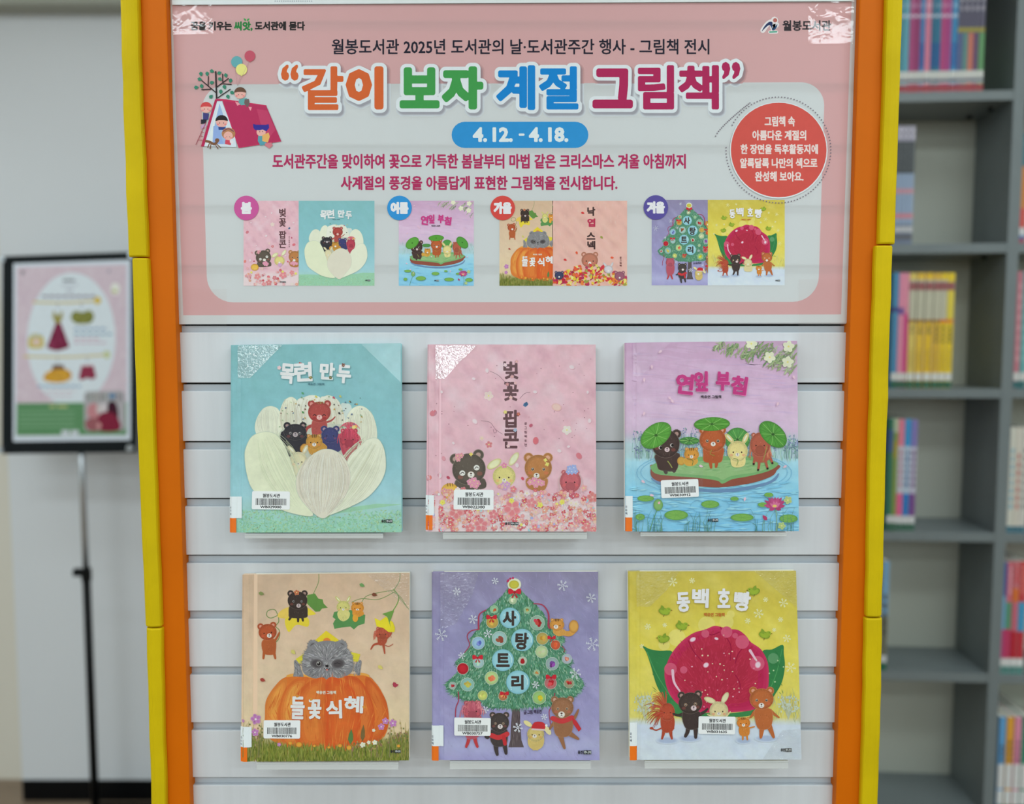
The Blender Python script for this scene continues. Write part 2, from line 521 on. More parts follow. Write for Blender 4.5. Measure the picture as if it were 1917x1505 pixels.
    def text(self, s, bb, col, w=0.0, rot=0.0, fat=0.0, dx=0, dy=0):
        """lettering fitted to the box bb = (x0, y0, x1, y1); w thickens the strokes inside the box, fat outside it"""
        self.up()
        x0, y0, x1, y1 = bb
        cx, cy = (x0+x1)/2, (y0+y1)/2; ca, sa = math.cos(rot), math.sin(rot)
        if w <= 0 and not fat:
            vs, fs, es, (gx0, gy0, gx1, gy1) = glyph(s)
            sx = (x1-x0)/max(1e-6, gx1-gx0); sy = (y1-y0)/max(1e-6, gy1-gy0)
            pts = []
            for gx, gy in vs:
                ex, ey = x0+(gx-gx0)*sx-cx, y1-(gy-gy0)*sy-cy
                pts.append((cx+ex*ca-ey*sa+dx, cy+ex*sa+ey*ca+dy))
            for f in fs: self.emit([pts[i] for i in f], col)
            return
        for tri in fat_tris(((s, bb, w),), fat):
            q = []
            for x, y in tri:
                ex, ey = x-cx, y-cy
                q.append((cx+ex*ca-ey*sa+dx, cy+ex*sa+ey*ca+dy))
            self.emit(q, col)
    def headline(self, items, col, fat, dx=0, dy=0):
        self.up()
        for tri in fat_tris(tuple(items), fat): self.emit([(x+dx, y+dy) for x, y in tri], col)
    def build(self, name, mat, parent, kind=None):
        o = world_mesh_fast(name, self.v, self.f, mat, parent, kind)
        at = o.data.color_attributes.new('ink', 'FLOAT_COLOR', 'POINT')
        at.data.foreach_set('color', [x for c in self.c for x in c])
        return o
def world_mesh_fast(name, verts, faces, mat, parent, kind=None):
    inv = wm(parent).inverted()
    t = inv.to_translation(); rot = inv.to_3x3()
    plain = all(abs(rot[i][j] - (i == j)) < 1e-9 for i in range(3) for j in range(3))
    me = bpy.data.meshes.new(name)
    me.from_pydata([tuple(v + t) if plain else tuple(inv @ v) for v in verts], [], faces)
    me.update()
    return link_mesh(name, me, mat, parent, kind)
# ================================================================ drawings printed on the book covers (drawing units: about 3.8 to a photo pixel)
WHITE = (228, 232, 232)
def wobble(x, y, s=1.0):
    return (math.sin(x*0.013*s+1.3)*math.cos(y*0.017*s+0.4) + 0.6*math.sin(x*0.031*s-y*0.023*s) + 0.4*math.cos(x*0.047*s+y*0.051*s+2)) / 2
def vgrad(stops):
    def f(y):
        for (y0, c0), (y1, c1) in zip(stops, stops[1:]):
            if y <= y1: return mixc(c0, c1, max(0, min(1, (y-y0)/(y1-y0))))
        return stops[-1][1]
    return f
def hinge_xs(x0, x1, n):
    """column lines of a cover: finer across the spine hinge"""
    a = [x0, x0+6, x0+14, x0+26, x0+48, x0+54, x0+60, x0+80, x0+86, x0+92]
    return a + [x0+92 + (x1-x0-92)*i/n for i in range(1, n+1)]
def darker(c, k): return tuple(v*k for v in c)

def eyes(p, cx, cy, r, kind='dot', ca=1, sa=0):
    if kind == 'none': return
    T = lambda x, y: (cx + x*ca - y*sa, cy + x*sa + y*ca)
    for s in (-1, 1):
        x, y = T(s*r*.42, r*.10)
        if kind == 'ring':
            p.ell(x, y, r*.13, r*.13, (205, 170, 140)); p.ell(x, y, r*.10, r*.10, (45, 30, 28)); p.ell(x, y-r*.02, r*.035, r*.035, (230, 225, 215))
        elif kind == 'happy':
            p.ell(x, y, r*.19, r*.18, (225, 222, 215))
            p.curve([(x-r*.12, y+r*.05), (x, y-r*.08), (x+r*.12, y+r*.04)], r*.05, (60, 50, 50))
        elif kind == 'pale':
            p.ell(x, y, r*.12, r*.12, (150, 145, 145)); p.ell(x, y, r*.09, r*.09, (30, 28, 30)); p.ell(x-r*.03, y-r*.03, r*.03, r*.03, (220, 220, 220))
        else:
            p.ell(x, y, r*.075, r*.085, (60, 35, 32))
def muzzle(p, x, y, r, nose=(90, 60, 55), col=(232, 222, 214)):
    p.ell(x, y, r, r*.92, col, rim=mixc(col, (200, 170, 150), .35))
    p.ell(x, y-r*.35, r*.34, r*.24, nose)
    p.line([(x, y-r*.25), (x, y+r*.3)], r*.12, nose)
    p.line([(x-r*.3, y+r*.42), (x, y+r*.28), (x+r*.3, y+r*.42)], r*.12, nose)
def head(p, cx, cy, r, col, kind='bear', rot=0.0, ry=None, eye='dot', cheek=None, mz=True, ear=1.0, hair=None, halo=True):
    """a small soft-furred animal's head"""
    ry = ry or r*.92
    ca, sa = math.cos(rot), math.sin(rot)
    T = lambda x, y: (cx + x*ca - y*sa, cy + x*sa + y*ca)
    rim = darker(col, .82); lightc = mixc(col, (240, 225, 200), .22)
    if kind in ('bear', 'cat', 'horse'):
        er = r*(.30 if kind == 'bear' else .22)*ear; ex = r*(.72 if kind == 'bear' else .66)
        for s in (-1, 1):
            x, y = T(s*ex, -ry*.80)
            if halo: p.ell(x, y, er*1.14, er*1.14, lightc)
            p.ell(x, y, er, er, col, rim=rim); p.fuzz(x, y, er, er, col, 26, er*.3, 2.2)
            p.ell(x, y, er*.5, er*.5, mixc(col, (235, 190, 180), .6))
    if kind == 'rabbit':
        for s, a in ((-1, -.75), (1, .45)):
            x, y = T(s*r*.55, -ry*1.25)
            a2 = a + rot
            p.ell(x + (s*r*.25), y, r*.24, r*.62, lightc, rot=a2); p.ell(x + (s*r*.25), y, r*.2, r*.57, col, rot=a2, rim=rim)
            p.ell(x + (s*r*.25), y-r*.05, r*.08, r*.38, mixc(col, (245, 235, 225), .7), rot=a2)
    if halo: p.ell(cx, cy, r*1.03, ry*1.03, lightc, rot=rot)
    p.ell(cx, cy, r, ry, col, rot=rot, rim=rim, rimat=.7)
    p.fuzz(cx, cy, r, ry, col, 90, r*.13, 3, rot)
    p.strokes(lambda x, y: ((x-cx)/r)**2 + ((y-cy)/ry)**2 < .8, (cx-r, cy-ry, cx+r, cy+ry), 70, r*.16, 2.2, [darker(col, .85), mixc(col, (255, 240, 220), .18)], math.pi/2, .5)
    if kind == 'cat':
        for k in (-.25, 0, .25): p.line([T(k*r, -ry*.98), T(k*r*.9, -ry*.62)], r*.1, (70, 45, 30))
    if kind == 'horse':
        p.ell(*T(0, ry*.45), r*.5, ry*.38, darker(col, .9), rim=darker(col, .85))
    p.under, keep = col, p.under
    ck = cheek or mixc(col, (225, 90, 80), .45)
    for s in (-1, 1): p.ell(*T(s*r*.6, r*.38), r*.17, r*.13, (*ck, .55))
    p.under = keep
    eyes(p, cx, cy, r, eye, ca, sa)
    if mz: muzzle(p, *T(0, r*.34), r*(.2 if kind != 'cat' else .26))
    if hair:
        p.up()
        p.hold = 1
        for i in range(int(26*max(.4, p.q))):
            a = R.uniform(math.pi*.95, math.pi*2.05); k = R.uniform(.6, 1.0)
            x, y = cx + r*.9*math.cos(a)*k, cy + ry*math.sin(a)*k
            p.sub = i % 13
            p.curve([(x, y), (x + r*.35*math.cos(a), y + r*.25*math.sin(a)), (x + r*.5*math.cos(a), y + r*R.uniform(.3, .9))], r*.05, jit(hair, 15), n=4)
        p.hold = 0; p.sub = 0; p.off += 13*p.EPS
def body(p, pts, col, fz=True):
    p.blob(pts, mixc(col, (240, 225, 200), .2))
    cx = sum(q[0] for q in pts)/len(pts); cy = sum(q[1] for q in pts)/len(pts)
    p.blob([(cx+(x-cx)*.95, cy+(y-cy)*.97) for x, y in pts], col)
    if fz:
        w = max(q[0] for q in pts)-cx; h = max(q[1] for q in pts)-cy
        p.strokes(lambda x, y: ((x-cx)/w)**2+((y-cy)/h)**2 < .55, (cx-w, cy-h, cx+w, cy+h), 50, 12, 2.4, [darker(col, .82), mixc(col, (255, 240, 220), .15)], math.pi/2, .5)
def limb(p, pts, w, col, w2=None): p.line(catmull(pts, False, 5), w, col, w2)
def flower(p, x, y, r, col, ctr=(235, 215, 130), n=5, a0=None):
    a0 = R.uniform(0, 6) if a0 is None else a0
    p.up(); h, s0 = p.hold, p.sub; p.hold = 1
    rim = mixc(col, (235, 225, 225), .35)
    for i in range(n):
        a = a0 + i*2*math.pi/n; p.sub = s0 + i
        p.ell(x+r*.55*math.cos(a), y+r*.55*math.sin(a), r*.5, r*.42, col, rot=a, rim=rim, n=9)
    p.sub = s0 + n
    p.ell(x, y, r*.2, r*.2, ctr, n=6); p.hold, p.sub = h, s0
    if not h: p.off += n*p.EPS
def snowflake(p, x, y, r, col, w=3, a0=0.2):
    p.up(); h = p.hold; p.hold = 1
    for i in range(6):
        a = a0 + i*math.pi/3; c, s = math.cos(a), math.sin(a)
        p.sub = i
        p.line([(x+r*c*.1, y+r*s*.1), (x+r*c, y+r*s)], w, col, caps=False)
        p.sub = 6 + i % 2
        for k in (.55, .8):
            for t in (-.9, .9): p.line([(x+r*k*c, y+r*k*s), (x+r*(k*c+.25*math.cos(a+t)), y+r*(k*s+.25*math.sin(a+t)))], w*.8, col, caps=False)
    p.hold = h; p.sub = 0; p.off += 8*p.EPS
def leafshape(p, x, y, L, w, a, col):
    c, s = math.cos(a), math.sin(a)
    q = [(0, 0), (.3, -.5), (.65, -.4), (1, 0), (.65, .4), (.3, .5)]
    p.poly([(x+u*L*c-v*w*s, y+u*L*s+v*w*c) for u, v in q], col)
def logo(p, x0, y0, x1, y1):
    m = x0 + (x1-x0)*.42
    p.poly([(m, y0), (x1, y0), (x1, y1), (m, y1)], (40, 42, 45))
    p.text('웅진', (x0, y0+1, m-3, y1-1), (45, 45, 48), w=2)
    p.text('주니어', (m+3, y0+3, x1-3, y1-3), (215, 220, 220), w=.8)
def bow(p, x, y, r, col=(200, 40, 55)):
    for s in (-1, 1):
        p.blob([(x, y), (x+s*r*.5, y-r*.55), (x+s*r*1.0, y-r*.5), (x+s*r*.95, y+r*.25), (x+s*r*.45, y+r*.2)], col, 3)
        p.poly([(x, y), (x+s*r*.55, y+r*.85), (x+s*r*.2, y+r*.9)], darker(col, .9))
    p.ell(x, y, r*.2, r*.2, darker(col, .8))
def title(p, items, col, w, sh=None, over=None):
    for ch, bb, rot in items:
        if sh: p.text(ch, bb, sh, w=w, rot=rot, dx=3, dy=4)
        p.text(ch, bb, col, w=w, rot=rot)

def petal_lines(p, tip, base, wid, col, n, w=1.6):
    """fine drawn lines running along a petal"""
    p.up(); h = p.hold; p.hold = 1
    for i in range(int(n*p.q)):
        p.sub = i % 8
        k = R.uniform(-1, 1); t0, t1 = R.uniform(.02, .35), R.uniform(.6, .97)
        pts = []
        for j in range(6):
            t = t0 + (t1-t0)*j/5
            b = math.sin(math.pi*min(1, t*.92+.08))**.6 * wid
            dx, dy = base[0]-tip[0], base[1]-tip[1]; L = math.hypot(dx, dy)
            pts.append((tip[0]+dx*t - dy/L*k*b, tip[1]+dy*t + dx/L*k*b))
        p.line(pts, w, jit(col, 8), caps=False)
    p.hold = h; p.sub = 0; p.off += 8*p.EPS

# ---- 1: magnolia, teal
def art_magnolia(p):
    bgc = vgrad([(40, (130, 182, 186)), (700, (134, 187, 194)), (1150, (156, 200, 208)), (1230, (162, 202, 198)), (1420, (146, 198, 175))])
    x0, x1 = 36, 1282
    p.grid(x0, 40, x1, 1420, 0, 34, lambda x, y: jit(mixc(bgc(y), (140, 190, 200), .25*wobble(x, y)), 1.5), hinge_xs(x0, x1, 24))
    gr = (150, 197, 165); p.under = gr
    top = [(36, 1240), (200, 1235), (420, 1245), (600, 1290), (760, 1285), (900, 1235), (1100, 1208), (1282, 1212)]
    p.poly(top + [(1282, 1420), (36, 1420)], gr)
    p.strokes(lambda x, y: y > 1295 or (y > 1255 and not 450 < x < 900), (36, 1225, 1282, 1418), 1500, 30, 9, [(135, 190, 150, .6), (170, 210, 175, .6), (150, 205, 190, .6), (165, 190, 130, .5), (125, 180, 145, .6)], lambda x, y: R.uniform(0, 3.1))
    p.strokes(lambda x, y: True, (36, 1250, 1282, 1418), 120, 9, 6, [(190, 215, 190), (110, 120, 90), (150, 100, 90)], 0, 3)
    cr = (222, 224, 202); ol = (186, 196, 178)
    def petal(pts, c=cr, o=ol):
        cx = sum(q[0] for q in pts)/len(pts); cy = sum(q[1] for q in pts)/len(pts)
        p.blob([(cx+(x-cx)*1.012, cy+(y-cy)*1.012) for x, y in pts], o); p.blob(pts, c)
    petal([(840,500),(878,484),(915,500),(925,600),(850,680)], (200, 212, 205))
    petal([(230,700),(222,640),(245,570),(290,515),(350,505),(400,545),(430,700),(420,800),(280,800)], (220, 222, 200))
    petal_lines(p, (320, 505), (340, 760), 90, (200, 200, 180), 40)
    petal([(385,660),(395,560),(430,470),(480,437),(525,465),(560,560),(560,760),(420,760)])
    petal([(520,480),(580,438),(630,424),(690,440),(730,520),(740,700),(520,700)], (224, 226, 210))
    petal([(690,470),(725,432),(765,427),(815,455),(850,520),(880,640),(860,760),(700,740)], (222, 222, 205))
    petal_lines(p, (480, 440), (490, 760), 85, (196, 190, 168), 60)
    petal_lines(p, (630, 428), (630, 720), 90, (200, 192, 170), 50)
    petal_lines(p, (765, 430), (790, 760), 85, (196, 188, 165), 60)
    petal([(880,620),(900,550),(950,506),(1010,508),(1065,560),(1098,650),(1098,760),(1040,840),(900,800)])
    petal_lines(p, (985, 508), (1000, 820), 105, (200, 198, 176), 60)
    p.blob([(400,690),(560,640),(880,640),(930,760),(900,900),(700,1000),(520,1050),(440,880)], (190, 192, 175))
    # the little group inside
    limb(p, [(640, 640), (600, 660), (585, 690)], 22, (165, 70, 65)); limb(p, [(735, 620), (775, 605), (800, 580)], 16, (165, 70, 65), 8)
    body(p, [(640,600),(735,600),(730,720),(640,720)], (172, 78, 72))
    head(p, 687, 545, 80, (172, 72, 66), eye='none', mz=False); p.curve([(640, 574), (652, 563), (664, 572)], 6, (60, 35, 35)); p.curve([(708, 574), (720, 563), (733, 572)], 6, (60, 35, 35)); p.ell(650, 590, 14, 10, (160, 50, 50)); p.ell(724, 590, 14, 10, (160, 50, 50)); muzzle(p, 687, 583, 20, (200, 110, 110), (235, 180, 175))
    p.strokes(lambda x, y: True, (655, 468, 715, 486), 10, 14, 5, [(150, 150, 80)], .4)
    body(p, [(410,700),(480,660),(590,690),(600,780),(520,860),(460,860),(420,800)], (48, 46, 52))
    head(p, 512, 690, 80, (50, 47, 52), eye='pale', ry=58, mz=False); muzzle(p, 514, 708, 19, (90, 80, 85), (170, 160, 165))
    limb(p, [(425, 760), (412, 720), (418, 690)], 18, (45, 42, 48), 10)
    body(p, [(705,690),(800,690),(850,780),(830,830),(760,830),(710,780)], (62, 62, 105))
    head(p, 765, 712, 60, (62, 64, 112), mz=False, ear=1.25)
    body(p, [(835,700),(960,720),(960,800),(900,900),(870,880),(840,800)], (178, 68, 85))
    head(p, 902, 738, 68, (180, 66, 84), kind='horse', mz=False, ry=72, hair=(205, 70, 95))
    for k in range(14):
        a = -2.6 + k*.16; p.curve([(905, 668), (905+55*math.cos(a), 668+50*math.sin(a)), (905+85*math.cos(a), 668+60*math.sin(a)+25)], 4, jit((215, 90, 110), 15))
    limb(p, [(865, 790), (880, 830), (900, 800)], 18, (190, 80, 92), 10); limb(p, [(945, 790), (925, 830), (905, 800)], 18, (190, 80, 92), 10)
    p.ell(945, 652, 16, 12, (225, 180, 90)); flower(p, 935, 655, 14, (230, 200, 120))
    body(p, [(600,760),(660,740),(730,780),(740,810),(680,850),(620,850)], (192, 140, 60))
    head(p, 650, 760, 58, (196, 142, 62), kind='cat', ry=52)
    p.ell(575, 805, 26, 34, (205, 155, 75), rim=(170, 115, 50), rot=.5)
    head(p, 535, 900, 62, (218, 208, 170), kind='rabbit', ry=66, cheek=(225, 170, 140))
    body(p, [(490,950),(590,950),(590,1060),(520,1060)], (214, 204, 172))
    # confetti
    p.hold = 0
    for i in range(70):
        x, y = R.uniform(400, 1000), R.uniform(430, 660)
        if 600 < x < 780 and y > 480: continue
        c = R.choice([(60, 60, 55), (190, 150, 60), (130, 160, 120), (120, 70, 60), (175, 190, 150), (90, 110, 140)])
        p.ell(x, y, R.uniform(3, 8), R.uniform(3, 6), c, rot=R.uniform(0, 3), n=6)
    for x, y, c in ((568, 407, (90, 160, 110)), (793, 439, (190, 80, 100)), (665, 432, (200, 190, 90)), (833, 552, (50, 50, 50)), (840, 430, (190, 190, 110)), (570, 545, (80, 140, 80))):
        leafshape(p, x-9, y-6, 24, 14, .8, c)
    # front petals
    petal([(150,870),(160,800),(205,720),(300,688),(380,712),(430,780),(470,870),(500,960),(522,1040),(560,1170),(640,1290),(450,1262),(300,1180),(205,1100),(165,990)], (220, 224, 194))
    petal_lines(p, (300, 700), (560, 1240), 150, (206, 212, 180), 90)
    petal([(893,890),(960,810),(1030,748),(1100,735),(1145,790),(1165,880),(1160,980),(1110,1080),(1020,1170),(880,1240),(740,1292),(690,1260),(840,1100)], (222, 224, 202))
    petal_lines(p, (1100, 745), (780, 1270), 150, (204, 206, 180), 110)
    petal([(700,1308),(610,1240),(535,1140),(520,1040),(545,960),(600,885),(680,828),(740,813),(805,828),(870,880),(905,960),(912,1040),(890,1120),(830,1200),(760,1285)], (216, 210, 192))
    petal_lines(p, (735, 822), (700, 1300), 185, (198, 190, 172), 170)
    petal_lines(p, (735, 822), (700, 1300), 180, (228, 222, 208), 80)
    for (x, y, c) in ((398, 225, (235, 190, 195)), (548, 200, (170, 60, 50)), (860, 207, (110, 60, 50)), (625, 300, (120, 120, 60)), (768, 300, (90, 90, 60))): flower(p, x, y, 15, c)
    title(p, [('목', (405,195,508,340), .08), ('련', (505,184,637,325), -.04), ('만', (690,188,800,312), .06), ('두', (812,205,918,338), .08)], (236, 238, 230), 12, (120, 170, 175))
    for (x, y, c) in ((398, 228, (235, 190, 195)), (860, 210, (110, 60, 50)), (625, 297, (130, 120, 60)), (768, 297, (100, 100, 60))): flower(p, x, y, 12, c)
    p.text('백유연 그림책', (605, 335, 722, 352), (85, 130, 140), w=1.5)
    logo(p, 1135, 1320, 1215, 1344)

# ---- 2: cherry blossom, pink
def art_blossom(p):
    x0, x1 = 62, 1300
    def bg(x, y):
        c = mixc((222, 178, 188), (208, 158, 172), max(0, wobble(x, y, 1.3)))
        c = mixc(c, (228, 196, 204), max(0, -wobble(x, y, .8)))
        return jit(c, 2)
    p.grid(x0, 50, x1, 1412, 0, 44, bg, hinge_xs(x0, x1, 36))
    def petalet(x, y, r, c=(235, 205, 210), a=None):
        a = R.uniform(0, 6) if a is None else a
        p.ell(x+1.5, y+2, r, r*.75, (190, 130, 145), rot=a, n=10); p.ell(x, y, r, r*.75, c, rot=a, rim=mixc(c, (200, 130, 145), .35), n=10)
    for x, y, r in ((508,245,20),(412,305,16),(1120,220,24),(855,400,18),(420,612,25),(1248,608,20),(265,770,14),(1097,795,14),(1030,825,20),(165,1005,24),(1235,402,14),(180,400,14),(725,930,20),(470,733,14)):
        petalet(x, y, r)
    for x, y, r, c in ((1010,510,38,(228,190,180)),(860,752,28,(215,110,120)),(825,642,15,(185,90,110)),(228,1018,14,(180,70,90)),(1172,862,26,(210,120,130)),(120,552,28,(205,120,130)),(85,1020,26,(222,130,120)),(195,880,18,(215,150,160)),(1228,1190,20,(220,160,160)),(1256,1128,14,(200,60,70)),(765,1025,14,(205,80,95))):
        petalet(x, y, r, c)
    for x, y, r, c in ((520,428,34,(226,200,190)),(1085,675,34,(230,212,202)),(522,780,26,(205,120,125)),(470,735,18,(225,190,180))): flower(p, x, y, r, c)
    for _ in range(40): p.ell(R.uniform(120, 1290), R.uniform(100, 900), 4, 3, R.choice([(150, 100, 110), (120, 60, 80), (185, 120, 140)]), n=6)
    leafshape(p, 768, 498, 42, 30, -.3, (70, 110, 150)); leafshape(p, 780, 480, 26, 30, .5, (60, 95, 130))
    for c in ([(530,250),(590,280),(640,330)], [(465,608),(530,620),(570,670),(620,705)], [(820,402),(780,412),(745,448)]): p.curve(c, 3, (150, 110, 120))
    p.curve([(552, 672), (560, 695), (578, 688), (568, 668)], 3, (150, 110, 120))
    tc = (98, 66, 70)
    for ch, bb in (('벚', (626,172,735,308)), ('꽃', (624,328,736,466)), ('팝', (624,530,740,658)), ('콘', (624,670,738,808))): p.text(ch, bb, tc, w=9)
    for x, y, c in ((722,180,(210,150,160)),(640,205,(225,190,200)),(715,335,(225,170,180)),(655,345,(190,120,130)),(680,440,(220,170,170)),(640,545,(225,205,120)),(735,560,(180,80,70)),(712,675,(150,170,200)),(662,790,(230,180,190)),(690,290,(210,150,160))): flower(p, x, y, 14, c)
    for i, ch in enumerate('글그림백유연'): 
        y = 618 + i*31; p.text(ch, (778, y, 796, y+20), (120, 80, 90), w=1.2)
    # meadow of blossoms behind
    p.under = (226, 190, 194)
    p.grid(62, 1150, 1300, 1410, 24, 6, lambda x, y: mixc((222, 178, 188), (230, 204, 206), min(1, (y-1150)/90)))
    # friends
    body(p, [(290,1030),(470,1020),(500,1060),(480,1100),(300,1110)], (92, 82, 72))
    head(p, 378, 958, 118, (94, 84, 74), eye='none', rot=-.18, ry=112, mz=False)
    for x, y, a in ((330, 986, .3), (433, 947, -.3)):
        p.ell(x, y, 21, 20, (225, 222, 215)); p.curve([(x-13, y+7), (x, y-6), (x+13, y+2)], 5, (60, 50, 50))
    muzzle(p, 393, 997, 25)
    p.ell(478, 1062, 26, 34, (88, 78, 70), rot=-.3)
    for x, y in ((295, 862), (322, 858), (300, 885)): flower(p, x, y, 20, (215, 140, 150))
    flower(p, 393, 850, 14, (225, 200, 90), n=4)
    for x, y, r in ((385,1050,24),(415,1040,26),(440,1060,24),(400,1072,22),(430,1080,20)): flower(p, x, y, r, (218, 140, 165))
    p.ell(560, 920, 28, 58, (232, 222, 180), rot=1.0, rim=(200, 190, 120)); p.ell(702, 884, 24, 56, (236, 226, 190), rot=.6, rim=(205, 195, 130))
    head(p, 632, 1010, 80, (218, 206, 132), kind='none', ry=78, cheek=(225, 160, 110)); flower(p, 632, 930, 22, (215, 130, 160))
    for x, y in ((625, 1072), (655, 1068), (640, 1090)): flower(p, x, y, 24, (200, 150, 190))
    body(p, [(800,1020),(940,1020),(930,1100),(880,1115),(800,1090)], (176, 118, 70))
    head(p, 878, 948, 96, (184, 124, 72), eye='ring', ry=92, mz=False, ear=1.1)
    muzzle(p, 866, 1004, 22); flower(p, 930, 892, 14, (232, 210, 100), n=4); flower(p, 942, 922, 16, (232, 210, 100), n=4)
    for x, y, r in ((822,1052,24),(850,1040,26),(880,1050,26),(905,1058,24),(860,1072,22)): flower(p, x, y, r, (220, 142, 165))
    for k in range(26):
        s = -1 if k % 2 else 1; x = 1110 + s*R.uniform(58, 85)
        p.curve([(1110+s*45, 975), (x, 1020), (x+R.uniform(-12, 18)*s, 1130)], 2.5, jit((215, 180, 185), 12), n=3)
    head(p, 1110, 1045, 74, (196, 100, 108), kind='horse', ry=82, mz=False, ear=.9)
    for x, y in ((1105, 950), (1135, 945), (1120, 975), (1145, 972), (1098, 975)): flower(p, x, y, 22, (150, 165, 215), ctr=(210, 215, 240))
    for x, y in ((1052, 1132), (1122, 1145)):
        p.ell(x, y, 24, 28, (190, 90, 105))
    p.ell(240, 1115, 62, 56, (226, 180, 80), rim=(205, 150, 60)); p.fuzz(240, 1115, 62, 56, (226, 180, 80), 60, 10, 3)
    for k in (-.2, .1, .4): p.line([(235+k*60, 1060), (238+k*60, 1080)], 5, (110, 70, 40))
    # blossoms in front
    n = int(430*p.q)
    cols = [(206,116,124),(216,142,146),(224,160,160),(214,100,108),(228,180,172),(200,88,98),(222,170,176),(232,200,196),(218,150,130)]
    p.up()
    for i in range(n):
        x = R.uniform(90, 1295); y0 = 1100 + 50*math.cos((x-600)/130.0)*(-.3) + 20
        y = y0 - 30 + (1425-y0)*R.random()**.72
        p.hold = 1; p.sub = (i*6) % 66
        flower(p, x, y, R.uniform(9, 28), jit(R.choice(cols), 8))
        if i % 6 == 0: flower(p, R.uniform(120, 1290), R.uniform(1130, 1400), R.uniform(7, 13), R.choice([(235,215,100),(160,165,215),(150,200,210),(235,225,230)]))
        p.hold = 0; p.sub = 0
    p.off += 80*p.EPS
    p.strokes(lambda x, y: True, (90, 1130, 1295, 1400), 420, 14, 9, [(240, 228, 226, .8), (235, 200, 200, .8)], 0, 3)
    for x, y, r in ((690, 1240, 62), (285, 1265, 52), (465, 1360, 50), (830, 1200, 38), (1270, 1160, 40), (555, 1285, 36), (385, 1385, 36), (1225, 1380, 36)): flower(p, x, y, r, jit((212, 128, 130), 8), ctr=(225, 180, 170))
    for x, y in ((188, 1197), (893, 1216), (1050, 1195), (685, 1185)): flower(p, x, y, 20, (232, 215, 90), ctr=(220, 180, 60))
    logo(p, 637, 1338, 735, 1362)

